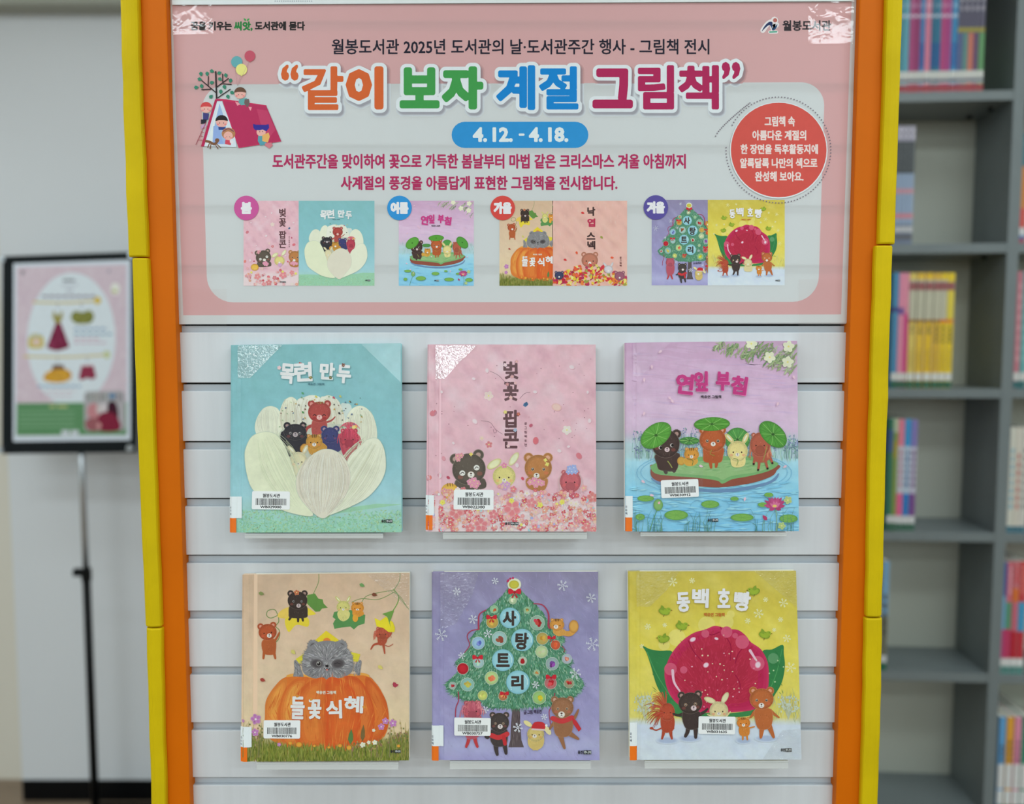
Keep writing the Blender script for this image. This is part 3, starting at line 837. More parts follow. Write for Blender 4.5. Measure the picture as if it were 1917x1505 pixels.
# ---- 3: lotus pond
def art_lotus(p):
    x0, x1 = 72, 1336
    sky = vgrad([(30,(196,158,188)),(300,(206,172,200)),(520,(212,182,208)),(680,(206,180,204)),(780,(178,196,202)),(880,(170,202,208)),(900,(160,206,222)),(1100,(140,200,224)),(1405,(126,190,222))])
    p.grid(x0, 28, x1, 1408, 0, 44, lambda x, y: jit(mixc(sky(y), (225, 205, 225) if y < 700 else (185, 222, 232), .35*max(0, wobble(x*.35, y*2.4))), 2), hinge_xs(x0, x1, 26))
    p.under = lambda x, y: sky(y)
    p.strokes(lambda x, y: True, (130, 60, 1330, 640), 160, 260, 16, [(214, 186, 212, .35), (200, 160, 192, .3), (190, 165, 205, .3)], .05, .12)
    # reeds
    p.strokes(lambda x, y: True, (125, 720, 1330, 890), 900, 80, 4, [(140,180,170),(120,165,165),(165,195,195),(190,205,215),(150,190,160)], 1.57, .25)
    for _ in range(int(70*p.q)):
        x = R.choice([R.uniform(125, 270), R.uniform(420, 620), R.uniform(800, 1010), R.uniform(1150, 1330)]); h = R.uniform(90, 300)*(.75 if 420 < x < 620 else .65)
        y1 = 880; p.curve([(x, y1), (x+R.uniform(-8, 8), y1-h*.5), (x+R.uniform(-22, 22), y1-h)], 2.6, R.choice([(135,165,160),(150,150,185),(120,155,150)]), n=3)
        for j in range(6): p.ell(x+R.uniform(-20, 20), y1-h*R.uniform(.6, 1.05), 6, 4, R.choice([(130,140,180),(120,160,150),(105,120,150)]), n=6, rot=R.uniform(0, 3))
    # willow
    for _ in range(int(70*p.q)):
        x = 1330 - 560*R.random()**1.6; y = 30 + (x-760)/570*R.uniform(0, 190)
        a = R.uniform(2.0, 2.9); c = R.choice([(130,150,100),(150,165,120),(110,140,95),(175,185,150)])
        for j in range(6):
            leafshape(p, x-j*13*math.cos(.7), y+j*10, R.uniform(30, 48), 8, a+R.uniform(-.9, .5), jit(c, 10))
    for x, y in ((988,52),(1120,150),(1250,185),(1256,72)): flower(p, x, y, 42, (222, 222, 190), n=5)
    # pond rings
    for cx, cy, rx, ry in ((720,980,530,145),(720,985,560,165),(690,1222,140,55)):
        p.line([(cx+rx*math.cos(t*.15), cy+ry*math.sin(t*.15)) for t in range(43)], 3.5, (118, 175, 205))
    p.strokes(lambda x, y: True, (130, 1050, 1330, 1400), 200, 120, 14, [(170,218,235,.5),(110,178,212,.5),(150,208,228,.5)], 0, .15)
    # the great pad
    p.blob([(275,1020),(500,1085),(800,1100),(1100,1050),(1185,985),(1160,1040),(1050,1085),(820,1125),(520,1110),(330,1070)], (80, 95, 140, .6))
    p.blob([(264,950),(268,1010),(330,1048),(500,1072),(700,1088),(820,1084),(1000,1055),(1130,1010),(1168,970),(1160,920),(700,900),(300,920)], (142, 78, 62))
    p.blob([(264,955),(275,925),(400,885),(700,865),(1000,865),(1165,905),(1172,935),(1100,975),(960,1010),(850,1030),(780,1062),(740,1040),(600,1020),(400,1005),(300,990)], (118, 168, 108))
    p.blob([(320,965),(430,920),(700,895),(1000,895),(1120,930),(1040,975),(850,1005),(780,1035),(720,1010),(480,990)], (142, 180, 122))
    p.under = (140, 178, 122)
    p.strokes(lambda x, y: ((x-710)/400)**2+((y-945)/48)**2 < 1, (300, 895, 1120, 990), 90, 70, 10, [(105,158,98,.5),(160,190,140,.5)], 0, .3)
    # back leaves
    def lotus_hat(x, y, rx, ry, rot, c=(92, 158, 62)):
        p.ell(x, y, rx, ry, c, rot=rot, rim=darker(c, .85), rimat=.8)
        ca, sa = math.cos(rot), math.sin(rot)
        for k in range(18):
            a = k*math.pi/9+.1
            p.line([(x, y), (x+.93*(rx*math.cos(a)*ca-ry*math.sin(a)*sa), y+.93*(rx*math.cos(a)*sa+ry*math.sin(a)*ca))], 2.5, darker(c, .75) if k % 3 else (150, 195, 110), caps=False)
        p.ell(x, y, rx*.1, ry*.12, darker(c, .6))
    lotus_hat(888, 745, 88, 88, 0, (84, 150, 74))
    blk = (72, 54, 50)
    body(p, [(300,850),(460,840),(465,900),(440,970),(330,965),(305,920)], blk)
    limb(p, [(345, 900), (360, 950), (372, 982)], 34, blk, 26); limb(p, [(430, 890), (435, 940), (430, 970)], 36, blk, 28)
    head(p, 370, 775, 98, blk, eye='none', ry=100, rot=.1, mz=False)
    for x, y in ((332, 802), (415, 785)): p.ell(x, y, 13, 13, (215, 205, 200)); p.ell(x+3, y, 10, 11, (30, 25, 25))
    muzzle(p, 380, 816, 19, (60, 50, 50), (215, 190, 195)); lotus_hat(300, 713, 124, 80, -.62)
    p.curve([(385, 900), (400, 920), (415, 945)], 7, (150, 150, 80))
    p.ell(482, 898, 30, 32, (206, 160, 72), rim=(180, 130, 60))
    body(p, [(505,880),(590,880),(600,910),(560,935),(510,925)], (210, 158, 68))
    head(p, 556, 850, 52, (212, 148, 62), kind='cat', ry=46); lotus_hat(540, 752, 72, 28, 0, (78, 140, 72)); p.curve([(525, 880), (565, 895), (560, 930)], 4, (90, 120, 60))
    org = (176, 88, 48)
    body(p, [(650,800),(780,800),(785,860),(760,910),(650,905),(640,850)], org)
    limb(p, [(690, 880), (693, 915), (697, 945)], 30, org, 18); limb(p, [(738, 880), (737, 910), (733, 940)], 30, org, 18)
    head(p, 708, 745, 92, (182, 92, 50), eye='ring', ry=88, mz=False); muzzle(p, 712, 776, 18)
    lotus_hat(703, 632, 130, 50, -.04, (86, 152, 56)); p.curve([(700, 820), (690, 845), (720, 860)], 5, (150, 140, 60))
    body(p, [(845,860),(935,860),(940,925),(890,945),(845,930)], (222, 206, 138))
    head(p, 887, 828, 72, (224, 208, 140), kind='rabbit', ry=74, cheek=(215, 140, 110)); p.curve([(860, 880), (890, 890), (882, 930)], 4, (90, 130, 60))
    hs = (170, 88, 68)
    body(p, [(1000,820),(1110,820),(1130,860),(1090,905),(1015,900)], hs)
    for q in ([(1020,860),(1010,890),(1004,922)], [(1045,880),(1042,930),(1036,962)], [(1085,880),(1095,920),(1104,952)], [(1115,860),(1130,890),(1140,915)]): limb(p, q, 22, hs, 14)
    for x, y in ((1004, 920), (1036, 962), (1104, 952), (1139, 913)): p.ell(x, y, 8, 8, (50, 30, 30))
    p.up()
    for k in range(30):
        s = -1 if k % 3 == 0 else 1
        p.curve([(1040+R.uniform(-20, 20), 700), (1050+s*R.uniform(30, 70), 760), (1050+s*R.uniform(50, 95), R.uniform(820, 900))], 3, jit((200, 120, 90), 15), n=3)
    head(p, 1050, 780, 70, (176, 92, 70), kind='horse', ry=86, mz=False)
    lotus_hat(1143, 706, 118, 74, .75, (84, 150, 62)); p.curve([(1100, 790), (1085, 850), (1070, 900)], 5, (150, 150, 80))
    p.under = lambda x, y: sky(y)
    for x, y, rx, ry in ((225,1168,60,22),(690,1210,65,28),(445,1288,85,36),(865,1170,30,15),(1112,1142,33,16),(920,1305,83,28),(1068,1213,35,17),(1255,1313,65,30),(185,1302,34,24)):
        p.ell(x+2, y+6, rx, ry, (90, 140, 150, .7)); p.ell(x, y, rx, ry, (122, 172, 84), rim=(92, 148, 70), rimat=.75)
        for k in range(7): p.line([(x, y), (x+rx*.8*math.cos(k*.9), y+ry*.8*math.sin(k*.9))], 2.5, (105, 160, 75), caps=False)
    for _ in range(int(60*p.q)):
        x = R.choice([R.uniform(130, 360), R.uniform(480, 720), R.uniform(1000, 1330)]); h = R.uniform(50, 170)
        p.curve([(x, 1405), (x+R.uniform(-10, 10), 1405-h*.6), (x+R.uniform(-45, 45), 1405-h)], 3.5, R.choice([(70,125,120),(85,140,120),(110,150,120)]), 1, n=3)
    p.curve([(255, 1400), (280, 1320), (312, 1240)], 5, (95, 150, 100)); p.ell(315, 1215, 34, 42, (130, 175, 105), rim=(100, 150, 85)); leafshape(p, 315, 1210, 26, 18, -1, (220, 170, 180))
    p.curve([(1165, 1400), (1170, 1330), (1163, 1250)], 6, (130, 165, 130))
    for a, L in ((-3.0,85),(-2.6,90),(-2.2,85),(-1.57,72),(-.95,85),(-.55,90),(-.1,75),(.5,50),(2.6,50),(-1.9,75),(-1.25,75)):
        leafshape(p, 1158, 1228, L, 34, a, jit((178, 72, 120), 12))
    for a in (-2.4, -1.8, -1.3, -.8): leafshape(p, 1158, 1236, 52, 22, a, (205, 110, 150))
    p.ell(1155, 1222, 16, 10, (225, 190, 110))
    leafshape(p, 1100, 1325, 50, 28, -2.3, (170, 60, 100)); flower(p, 1250, 1180, 30, (170, 190, 120)); flower(p, 1205, 1365, 28, (165, 190, 120))
    for x, y, a in ((400,440,.8),(420,460,1.0),(225,305,1.5),(232,550,2),(1195,480,2),(205,1045,.6),(1255,938,2.6),(955,1165,1.8),(620,938,.3),(355,108,2.5),(280,212,1.5),(1297,288,1.0),(265,1150,.2)):
        leafshape(p, x-12, y-8, 34, 18, a, (232, 190, 205)); 
    title(p, [('연', (440,268,572,416), .12), ('잎', (572,250,674,396), .0), ('부', (730,254,832,390), .05), ('침', (840,284,956,420), .14)], (192, 58, 126), 12.5, (225, 130, 180))
    p.text('백유연 그림책', (622, 424, 770, 447), (60, 50, 60), w=2)
    logo(p, 672, 1312, 748, 1336)

# ---- 4: pumpkin
def art_pumpkin(p):
    x0, x1 = 74, 1268
    bgc = vgrad([(80,(204,174,146)),(480,(212,184,156)),(900,(218,194,164)),(1220,(222,200,160)),(1300,(150,150,85)),(1415,(118,125,52))])
    p.grid(x0, 80, x1, 1415, 0, 40, lambda x, y: jit(mixc(bgc(y), (205, 170, 140), .3*max(0, wobble(x, y))), 2), hinge_xs(x0, x1, 24))
    gn = (96, 138, 66); vine = (120, 140, 85)
    p.curve([(628, 85), (625, 150), (590, 230)], 5, vine); p.curve([(1200, 82), (1195, 140), (1160, 200)], 5, vine)
    p.curve([(1160, 205), (1040, 225), (960, 250), (925, 300)], 5, vine); p.curve([(1165, 215), (1050, 270), (930, 265), (860, 290)], 5, vine)
    p.curve([(1155, 200), (1190, 250), (1180, 300), (1150, 350)], 7, (110, 150, 70)); p.curve([(1165, 215), (1220, 290), (1262, 340)], 4, vine); p.curve([(1140, 215), (1200, 250), (1250, 330)], 4, vine)
    p.curve([(345, 400), (320, 345), (270, 350), (262, 385), (290, 402), (335, 385)], 6, vine); p.curve([(345, 400), (345, 430), (325, 460), (350, 490), (345, 550), (300, 590)], 6, (120, 140, 80))
    p.poly([(545,240),(600,228),(625,265),(655,270),(662,300),(692,330),(650,335),(635,355),(605,358),(570,325),(545,300)], gn)
    p.poly([(735,360),(775,350),(860,345),(955,380),(950,440),(905,455),(875,482),(850,462),(790,468),(738,478),(728,440),(745,410),(725,395)], (88, 140, 80))
    yl = (224, 200, 62)
    p.blob([(340,395),(360,350),(430,325),(420,400)], (226,190,90)); p.blob([(535,325),(575,345),(605,375),(530,380)], yl)
    p.blob([(390,410),(470,390),(550,400),(552,462),(470,450),(415,500)], yl)
    bk = (62, 50, 45)
    body(p, [(430,310),(535,310),(550,370),(535,400),(430,400),(415,370)], bk)
    for q in ([(435,370),(430,395),(420,412)], [(478,380),(482,405),(482,425)], [(505,380),(512,400),(516,420)]): limb(p, q, 22, bk, 15)
    head(p, 478, 278, 68, bk, eye='pale', ry=62, mz=False); muzzle(p, 486, 315, 16, (80, 70, 70), (190, 175, 175)); flower(p, 472, 222, 20, (185, 100, 60))
    head(p, 800, 325, 46, (208, 200, 120), kind='rabbit', ry=44, cheek=(220, 150, 110)); body(p, [(765,355),(840,355),(840,400),(800,425),(765,400)], (208, 200, 125))
    head(p, 900, 330, 44, (214, 142, 56), kind='cat', ry=38); body(p, [(870,350),(930,350),(945,375),(905,395),(870,385)], (214, 142, 56)); p.ell(885, 403, 20, 26, (226, 160, 60))
    br = (176, 92, 52)
    body(p, [(230,560),(320,550),(325,640),(310,660),(240,650)], br)
    limb(p, [(250, 610), (242, 650), (238, 685)], 24, br, 14); limb(p, [(305, 610), (315, 655), (322, 685)], 24, br, 14); limb(p, [(300, 585), (330, 545), (350, 505)], 20, br, 12)
    head(p, 268, 500, 62, (178, 84, 50), ry=56, rot=-.12, mz=False, ear=1.1); muzzle(p, 280, 525, 17)
    ln = (172, 80, 56)
    body(p, [(1045,510),(1110,510),(1100,580),(1050,590)], ln); limb(p, [(1050, 580), (1015, 590), (995, 620)], 18, ln, 9); limb(p, [(1080, 580), (1088, 620), (1092, 650)], 18, ln, 9); limb(p, [(1100, 550), (1130, 520), (1140, 495)], 15, ln, 9)
    head(p, 1078, 510, 50, (176, 84, 60), kind='horse', ry=44, mz=False, hair=(190, 90, 70)); p.curve([(1090, 590), (1120, 600), (1150, 585)], 5, ln)
    p.poly([(1020,400),(1060,420),(1100,392),(1150,430),(1165,470),(1160,500),(1120,500),(1080,470),(1035,460)], (228, 206, 48)); p.poly([(1140,350),(1158,350),(1148,378),(1128,430),(1136,470),(1122,430),(1110,392),(1075,372)], (110, 150, 70))
    # raccoon behind the pumpkin
    p.poly([(680,490),(735,530),(775,560),(680,600),(600,560)], (226, 200, 50)); p.poly([(466,690),(540,640),(560,700),(490,725)], (214, 200, 60)); p.poly([(920,655),(850,640),(840,700),(905,710)], (214, 200, 60))
    p.ell(685, 560, 26, 20, (225, 130, 60))
    p.blob([(255,1080),(262,980),(320,880),(400,815),(560,800),(940,800),(1040,880),(1100,980),(1118,1080),(1112,1180),(1060,1260),(900,1320),(480,1320),(300,1260),(255,1180)], (206, 112, 48))
    p.blob([(400,812),(450,792),(560,800),(820,800),(930,786),(985,812),(900,850),(480,850)], (228, 160, 75))
    gy = (132, 130, 132)
    for x, s in ((480, -1), (895, 1)):
        p.blob([(x-s*-28, 820), (x-22, 760), (x+s*18-8, 705), (x+s*18+16, 705), (x+26, 770), (x+s*-10+30, 825)], gy); p.strokes(lambda a, b: True, (x-22, 710, x+26, 815), 70, 26, 3, [(100, 98, 100), (165, 163, 165)], 1.5+s*.3, .3)
    p.fuzz(690, 705, 180, 130, (120, 118, 120), 380, 34, 5)
    for x in (590, 785):
        p.ell(x, 598, 42, 42, (126, 124, 126), rim=(150, 148, 150)); p.ell(x, 602, 22, 24, (95, 88, 88)); p.fuzz(x, 598, 42, 42, (125, 123, 125), 70, 18, 4)
    p.blob([(512,720),(530,640),(600,580),(690,560),(780,580),(850,640),(872,720),(850,790),(760,828),(610,828),(525,790)], gy)
    p.strokes(lambda x, y: ((x-690)/178)**2+((y-705)/125)**2 < 1, (512, 575, 870, 830), 700, 40, 3.5, [(95, 92, 95), (165, 163, 166), (120, 118, 120), (185, 182, 182)], lambda x, y: math.atan2(y-700, x-690), .3)
    for x in (615, 765): p.ell(x, 722, 48, 34, (78, 72, 74), rim=(112, 108, 110), rot=.15 if x < 690 else -.15)
    p.ell(628, 722, 17, 18, (150, 146, 142)); p.ell(628, 722, 13, 14, (38, 33, 33)); p.ell(624, 716, 4, 4, (215, 212, 208)); p.line([(738, 722), (760, 716), (780, 724)], 4, (45, 40, 42))
    p.ell(686, 738, 12, 9, (35, 30, 32)); p.line([(686, 745), (686, 758)], 4, (50, 40, 42)); p.curve([(668, 755), (678, 764), (686, 758), (698, 764), (706, 754)], 4, (60, 45, 45)); p.ell(686, 765, 7, 6, (210, 120, 110))
    # pumpkin front
    def seg(cx, rx, ry, c, rim): p.ell(cx, 1065, rx, ry, c, rim=rim, rimat=.55, n=32)
    body_y = 1065
    p.blob([(250,1080),(258,980),(316,885),(395,820),(520,815),(680,832),(850,812),(960,808),(1040,870),(1098,980),(1120,1080),(1112,1180),(1060,1262),(900,1320),(480,1320),(300,1262),(252,1180)], (214, 116, 50))
    def rib(pts, c, lightc):
        p.blob(pts, c)
        cx = sum(a for a, b in pts)/len(pts); cy = sum(b for a, b in pts)/len(pts)
        p.under = c
        for k, t in ((.82, .3), (.64, .6), (.45, 1.0)):
            p.blob([(cx+(a-cx)*k, cy+(b-cy)*(k*.4+.6)*.95) for a, b in pts], (*mixc(c, lightc, t), .8))
    lo = (232, 162, 76)
    rib([(252,1090),(258,985),(316,888),(395,825),(400,900),(350,1000),(335,1120),(360,1250),(330,1270),(262,1190)], (210, 122, 56), (230, 158, 74))
    rib([(1118,1090),(1100,985),(1045,888),(965,812),(960,900),(1020,1000),(1040,1120),(1010,1250),(1045,1268),(1105,1190)], (200, 92, 42), (214, 120, 55))
    rib([(345,1130),(352,1010),(400,890),(480,822),(560,826),(480,930),(440,1050),(440,1200),(470,1310),(380,1290)], (208, 106, 48), lo)
    rib([(1022,1130),(1010,1010),(960,890),(890,815),(800,820),(880,930),(925,1050),(930,1200),(900,1310),(990,1290)], (202, 88, 40), (216, 122, 58))
    rib([(440,1130),(450,1000),(510,890),(600,830),(680,834),(685,1000),(680,1180),(680,1320),(500,1320)], (206, 98, 44), (218, 128, 58))
    rib([(925,1130),(915,1000),(860,890),(770,826),(684,834),(676,1000),(680,1180),(690,1320),(880,1320)], (208, 88, 40), (214, 108, 48))
    p.under = (212, 112, 50)
    p.strokes(lambda x, y: ((x-685)/420)**2+((y-1065)/245)**2 < 1, (260, 830, 1115, 1310), 260, 120, 6, [(228, 150, 70, .5), (200, 82, 40, .45), (220, 125, 60, .5)], lambda x, y: 1.57 + (x-685)/900*(1 if y > 1065 else -1), .08)
    # meadow
    p.strokes(lambda x, y: y > 1315 - 110*abs((x-670)/600)**2.2, (78, 1130, 1264, 1412), 2600, 85, 5, [(130,138,62),(108,122,50),(150,152,80),(165,160,95),(98,112,48),(140,130,60)], 1.57, .3)
    p.strokes(lambda x, y: True, (80, 1310, 1264, 1412), 900, 70, 7, [(120,128,52),(100,112,44),(140,142,66)], 1.57, .25)
    for _ in range(int(46*p.q)):
        x = R.choice([R.uniform(85, 250), R.uniform(1110, 1262), R.uniform(850, 1110)]); h = R.uniform(120, 280)*(.5 if 850 < x < 1100 else 1)
        p.curve([(x, 1380), (x+R.uniform(-6, 6), 1380-h*.6), (x+R.uniform(-30, 30), 1380-h)], 3.5, R.choice([(120,130,70),(150,140,80),(135,120,90)]), 1.5, n=3)
        for j in range(4): p.ell(x+R.uniform(-14, 14), 1380-h*R.uniform(.6, 1), 5, 7, R.choice([(110,120,70),(150,110,90),(165,150,90)]), n=6)
    for x, y, r in ((185,1112,38),(180,1205,28),(1150,1140,28),(1097,1125,24),(1068,1165,24),(95,1125,12),(350,1290,14)): flower(p, x, y, r, (184, 118, 176), ctr=(235, 225, 210))
    for x, y, r in ((490,1290,20),(428,1280,14),(842,1312,18),(778,1298,14),(598,1300,10),(700,1310,10),(1190,1300,12)): p.ell(x, y, r, r*.9, (222, 160, 60), rim=(200, 140, 60))
    for x, y, r in ((938,1292,20),(980,1275,14),(1023,1275,18),(1015,1190,12)): flower(p, x, y, r, (226, 226, 200))
    p.curve([(958, 1370), (955, 1320), (945, 1300)], 3, (60, 70, 40)); leafshape(p, 850, 1290, 110, 36, -1.5, (90, 125, 70)); leafshape(p, 935, 1270, 120, 30, -1.5, (120, 100, 60))
    for x, y, c, a in ((205,222,(130,140,80),.3),(915,160,(110,150,90),.5),(435,625,(205,195,110),.8),(1045,735,(215,200,110),.6),(215,828,(165,70,60),.4),(1150,880,(170,60,80),-.3),(1155,850,(170,60,80),1.2),(1000,232,(120,70,50),.2)): leafshape(p, x, y, 42, 26, a, c)
    cw = (240, 234, 222)
    title(p, [('들', (430,952,530,1112), .02), ('꽃', (552,972,648,1112), 0), ('식', (680,978,792,1108), -.03), ('혜', (806,948,942,1068), .05)], cw, 10, (190, 90, 50))
    p.text('백유연 그림책', (612, 912, 750, 936), (240, 220, 200), w=2)
    for x, y in ((465, 945), (562, 968), (935, 1022)): leafshape(p, x, y, 28, 22, .3, (210, 140, 60))
    logo(p, 1133, 1326, 1205, 1350)

# ---- 5: candy tree
def art_tree(p):
    x0, x1 = 68, 1250
    bgc = vgrad([(75,(140,132,162)),(400,(142,137,174)),(900,(150,144,186)),(1200,(156,152,194)),(1300,(172,172,208)),(1405,(156,152,198))])
    p.grid(x0, 75, x1, 1405, 0, 36, lambda x, y: jit(mixc(bgc(y), (185, 180, 215), .4*max(0, wobble(x, y, 1.2))), 2), hinge_xs(x0, x1, 24))
    p.under = lambda x, y: bgc(y)
    p.strokes(lambda x, y: True, (130, 90, 1245, 1400), 900, 60, 3, [(172, 164, 206, .5), (140, 130, 178, .5)], 1.0, .6)
    p.poly([(640,1000),(690,1000),(692,1150),(700,1260),(718,1312),(608,1312),(622,1260),(626,1150)], (92, 80, 82))
    p.strokes(lambda x, y: abs(x-660) < 30, (628, 1020, 700, 1300), 60, 60, 3, [(70, 58, 62), (120, 106, 106)], 1.57, .1)
    tree = [(650,175),(700,215),(745,262),(800,310),(850,365),(890,430),(930,490),(1000,540),(985,590),(1010,650),(1055,700),(1035,745),(1090,790),(1140,870),(1100,930),(1045,975),(960,985),(900,1020),(820,1030),(740,1030),(660,1040),(560,1035),(480,1035),(420,1000),(330,995),(260,960),(200,930),(163,868),(215,820),(270,765),(235,715),(290,660),(350,600),(350,535),(400,470),(440,400),(430,365),(500,310),(560,255),(600,205)]
    g = (84, 138, 110)
    p.blob(tree, g, 3)
    import bisect
    def inside(x, y):
        c = False; k = len(tree); j = k-1
        for i in range(k):
            xi, yi = tree[i]; xj, yj = tree[j]
            if (yi > y) != (yj > y) and x < (xj-xi)*(y-yi)/(yj-yi)+xi: c = not c
            j = i
        return c
    gc = [(62,112,86),(96,152,120),(112,162,130),(76,128,98),(140,178,150),(70,120,80)]
    p.strokes(inside, (160, 180, 1140, 1040), 5200, 34, 7, gc, lambda x, y: math.pi/2 + (650-x)/700, .35)
    p.strokes(inside, (160, 180, 1140, 1040), 1500, 24, 5, [(150,186,160),(58,104,84),(165,190,170)], lambda x, y: math.pi/2 + (650-x)/700, .5)
    for k in range(len(tree)):
        (ax, ay), (bx, by) = tree[k], tree[(k+1) % len(tree)]
        for j in range(int(12*p.q)):
            t = R.random(); x, y = ax+(bx-ax)*t, ay+(by-ay)*t
            a = math.pi/2 + (650-x)/450 + R.uniform(-.4, .4); L = R.uniform(14, 36)
            p.line([(x-8*math.cos(a), y-8*math.sin(a)), (x+L*math.cos(a)*.8, y+L*math.sin(a)*.8)], 6, jit(R.choice(gc), 8), 1, caps=False)
    rb = (165, 62, 85)
    p.curve([(450,345),(405,375),(398,430),(400,480)], 8, rb, 12); p.curve([(400,480),(345,492),(318,530),(335,590),(300,645)], 8, rb, 5); p.curve([(785,300),(850,310),(890,370),(890,450),(900,470)], 6, rb, 16); p.curve([(255,920),(258,980),(240,1030),(235,1095)], 7, rb)
    p.curve([(935,930),(920,1010),(895,1060),(905,1150)], 7, rb, 5); p.curve([(985,600),(1005,620),(1000,640)], 5, rb)
    def orn(x, y, r, c, rim=(150, 195, 190), inner=None):
        p.ell(x, y, r*1.05, r*1.05, (200, 215, 200)); p.ell(x, y, r, r, rim if inner else c, rim=darker(rim if inner else c, .92))
        if inner: 
            for k in range(5): p.ell(x+R.uniform(-.3, .3)*r, y+R.uniform(-.3, .3)*r, r*.36, r*.26, jit(inner, 25), rot=R.uniform(0, 3), n=8)
    for x, y, r, c, i in ((508,340,28,(150,190,150),(205,110,70)),(742,346,24,(150,190,150),(160,140,70)),(812,435,50,(150,180,160),(180,48,55)),(397,577,44,(150,185,210),(110,125,190)),(545,545,50,(160,195,190),(150,90,60)),
            (848,545,42,(180,160,90),(200,150,60)),(842,638,42,(180,200,150),(215,220,170)),(917,722,44,(150,170,170),(130,70,150)),(1020,688,34,(170,180,190),(210,130,110)),(940,590,34,(190,90,60),(215,90,50)),
            (288,757,40,(185,50,60),(190,36,48)),(398,715,38,(160,190,190),(150,190,170)),(708,702,30,(185,200,180),(170,45,45)),(808,785,22,(160,190,150),(190,120,70)),(320,868,46,(140,185,175),(195,180,90)),
            (490,822,46,(180,205,140),(222,120,80)),(905,858,42,(180,110,110),(200,60,70)),(1035,860,34,(150,150,120),(175,50,50)),(427,945,34,(190,200,110),(215,215,120)),(570,950,32,(170,120,80),(205,150,80)),(825,960,46,(150,190,120),(205,190,50)),(216,876,26,(160,180,170),(195,60,75)),(495,430,42,(190,160,80),(215,150,60)),(640,275,28,(170,190,150),(225,225,180))):
        orn(x, y, r, c, rim=c, inner=i)
    p.ell(288, 757, 34, 34, (190, 38, 52), rim=(165, 30, 42)); p.ell(708, 708, 16, 15, (165, 35, 40))
    p.ell(650, 165, 48, 44, (215, 218, 190)); p.ell(648, 165, 36, 30, (200, 190, 70), rim=(180, 170, 60))
    for x, y in ((608,136),(622,124),(640,120),(604,142)): p.ell(x, y, 8, 8, (190, 40, 90))
    for x, y, r in ((652,220,44),(490,400,36),(392,682,36),(908,820,36),(912,542,28),(580,935,30)): bow(p, x, y, r)
    for (x, y, r) in ((620,400,72),(706,555,78),(570,697,76),(676,852,82)):
        p.ell(x, y, r*1.02, r*1.02, (110, 160, 170)); p.ell(x, y, r, r, (150, 200, 210), rim=(128, 186, 200), rimat=.75)
        p.curve([(x+r*.55, y-r*.6), (x+r*.8, y-r*.2), (x+r*.8, y+r*.2)], 6, (195, 225, 230))
        for _ in range(6): p.ell(x+R.uniform(-.8, .8)*r*.8, y+R.uniform(-.8, .8)*r*.8, 4, 4, (200, 225, 228), n=6)
    for ch, bb, rt in (('사', (568,348,664,455), .0), ('탕', (656,502,750,624), .05), ('트', (522,648,618,745), 0), ('리', (628,800,716,905), 0)): p.text(ch, bb, (64, 54, 50), w=10, rot=rt)
    for x, y, r in ((245,213,28),(135,520,44),(990,172,38),(1190,260,34),(1200,585,48),(515,140,24),(360,410,32),(860,1095,22),(445,1045,26),(465,510,30),(280,665,24),(1080,790,40),(800,870,26)): snowflake(p, x, y, r, (214, 216, 232), 4)
    # squirrel and friends
    lg = (205, 150, 75)
    p.curve([(990, 505), (1040, 510), (1070, 480), (1075, 440)], 34, lg, 46); p.ell(1068, 460, 34, 46, (210, 158, 80), rim=(180, 125, 65))
    body(p, [(930,475),(1000,480),(1010,515),(960,528),(925,505)], lg); head(p, 950, 448, 50, (208, 145, 68), kind='cat', ry=42, mz=False); muzzle(p, 943, 462, 16)
    pk = (178, 84, 100)
    limb(p, [(330, 1210), (328, 1260), (312, 1305)], 30, (185, 62, 66), 18); limb(p, [(370, 1210), (375, 1260), (390, 1305)], 30, (185, 62, 66), 18)
    body(p, [(300,1080),(410,1080),(420,1180),(390,1240),(310,1240)], pk); head(p, 355, 1050, 66, (182, 88, 104), kind='horse', ry=66, mz=False, hair=(210, 120, 130))
    dk = (68, 60, 60)
    limb(p, [(520, 1270), (522, 1320), (530, 1360)], 40, dk, 20); limb(p, [(575, 1260), (585, 1310), (592, 1352)], 40, dk, 20); body(p, [(495,1180),(595,1180),(602,1260),(580,1300),(510,1300),(480,1250)], dk); limb(p, [(490, 1200), (465, 1240), (448, 1235)], 22, dk, 16)
    head(p, 545, 1135, 66, (72, 64, 62), eye='ring', ry=66, mz=False); muzzle(p, 551, 1163, 18, (70, 60, 60), (225, 215, 215)); p.curve([(490, 1225), (540, 1240), (600, 1215)], 34, (196, 58, 62)); p.line([(575, 1230), (585, 1285)], 26, (190, 50, 56))
    body(p, [(755,1230),(850,1230),(855,1290),(820,1325),(780,1325),(748,1290)], (205, 180, 110)); head(p, 800, 1215, 58, (208, 186, 118), kind='none', ry=54, cheek=(215, 150, 80), mz=False); muzzle(p, 793, 1230, 15)
    p.ell(745, 1142, 16, 34, (222, 210, 150), rot=-1.0); p.ell(885, 1190, 18, 36, (222, 210, 160), rot=-.6); p.blob([(770,1180),(790,1135),(840,1130),(868,1150),(860,1185),(815,1178)], (190, 50, 55)); p.line([(775, 1182), (862, 1186)], 12, (215, 190, 190)); p.ell(875, 1155, 9, 9, (230, 225, 225))
    limb(p, [(780, 1300), (785, 1325)], 18, (205, 180, 110), 12); limb(p, [(818, 1300), (812, 1325)], 18, (205, 180, 110), 12)
    bn = (150, 104, 74)
    limb(p, [(965, 1200), (985, 1260), (1003, 1315)], 44, bn, 16); limb(p, [(1020, 1200), (1060, 1225), (1100, 1250)], 44, bn, 16); limb(p, [(1060, 1120), (1085, 1080), (1100, 1045)], 28, bn, 12); limb(p, [(935, 1130), (910, 1160), (900, 1180)], 24, bn, 14)
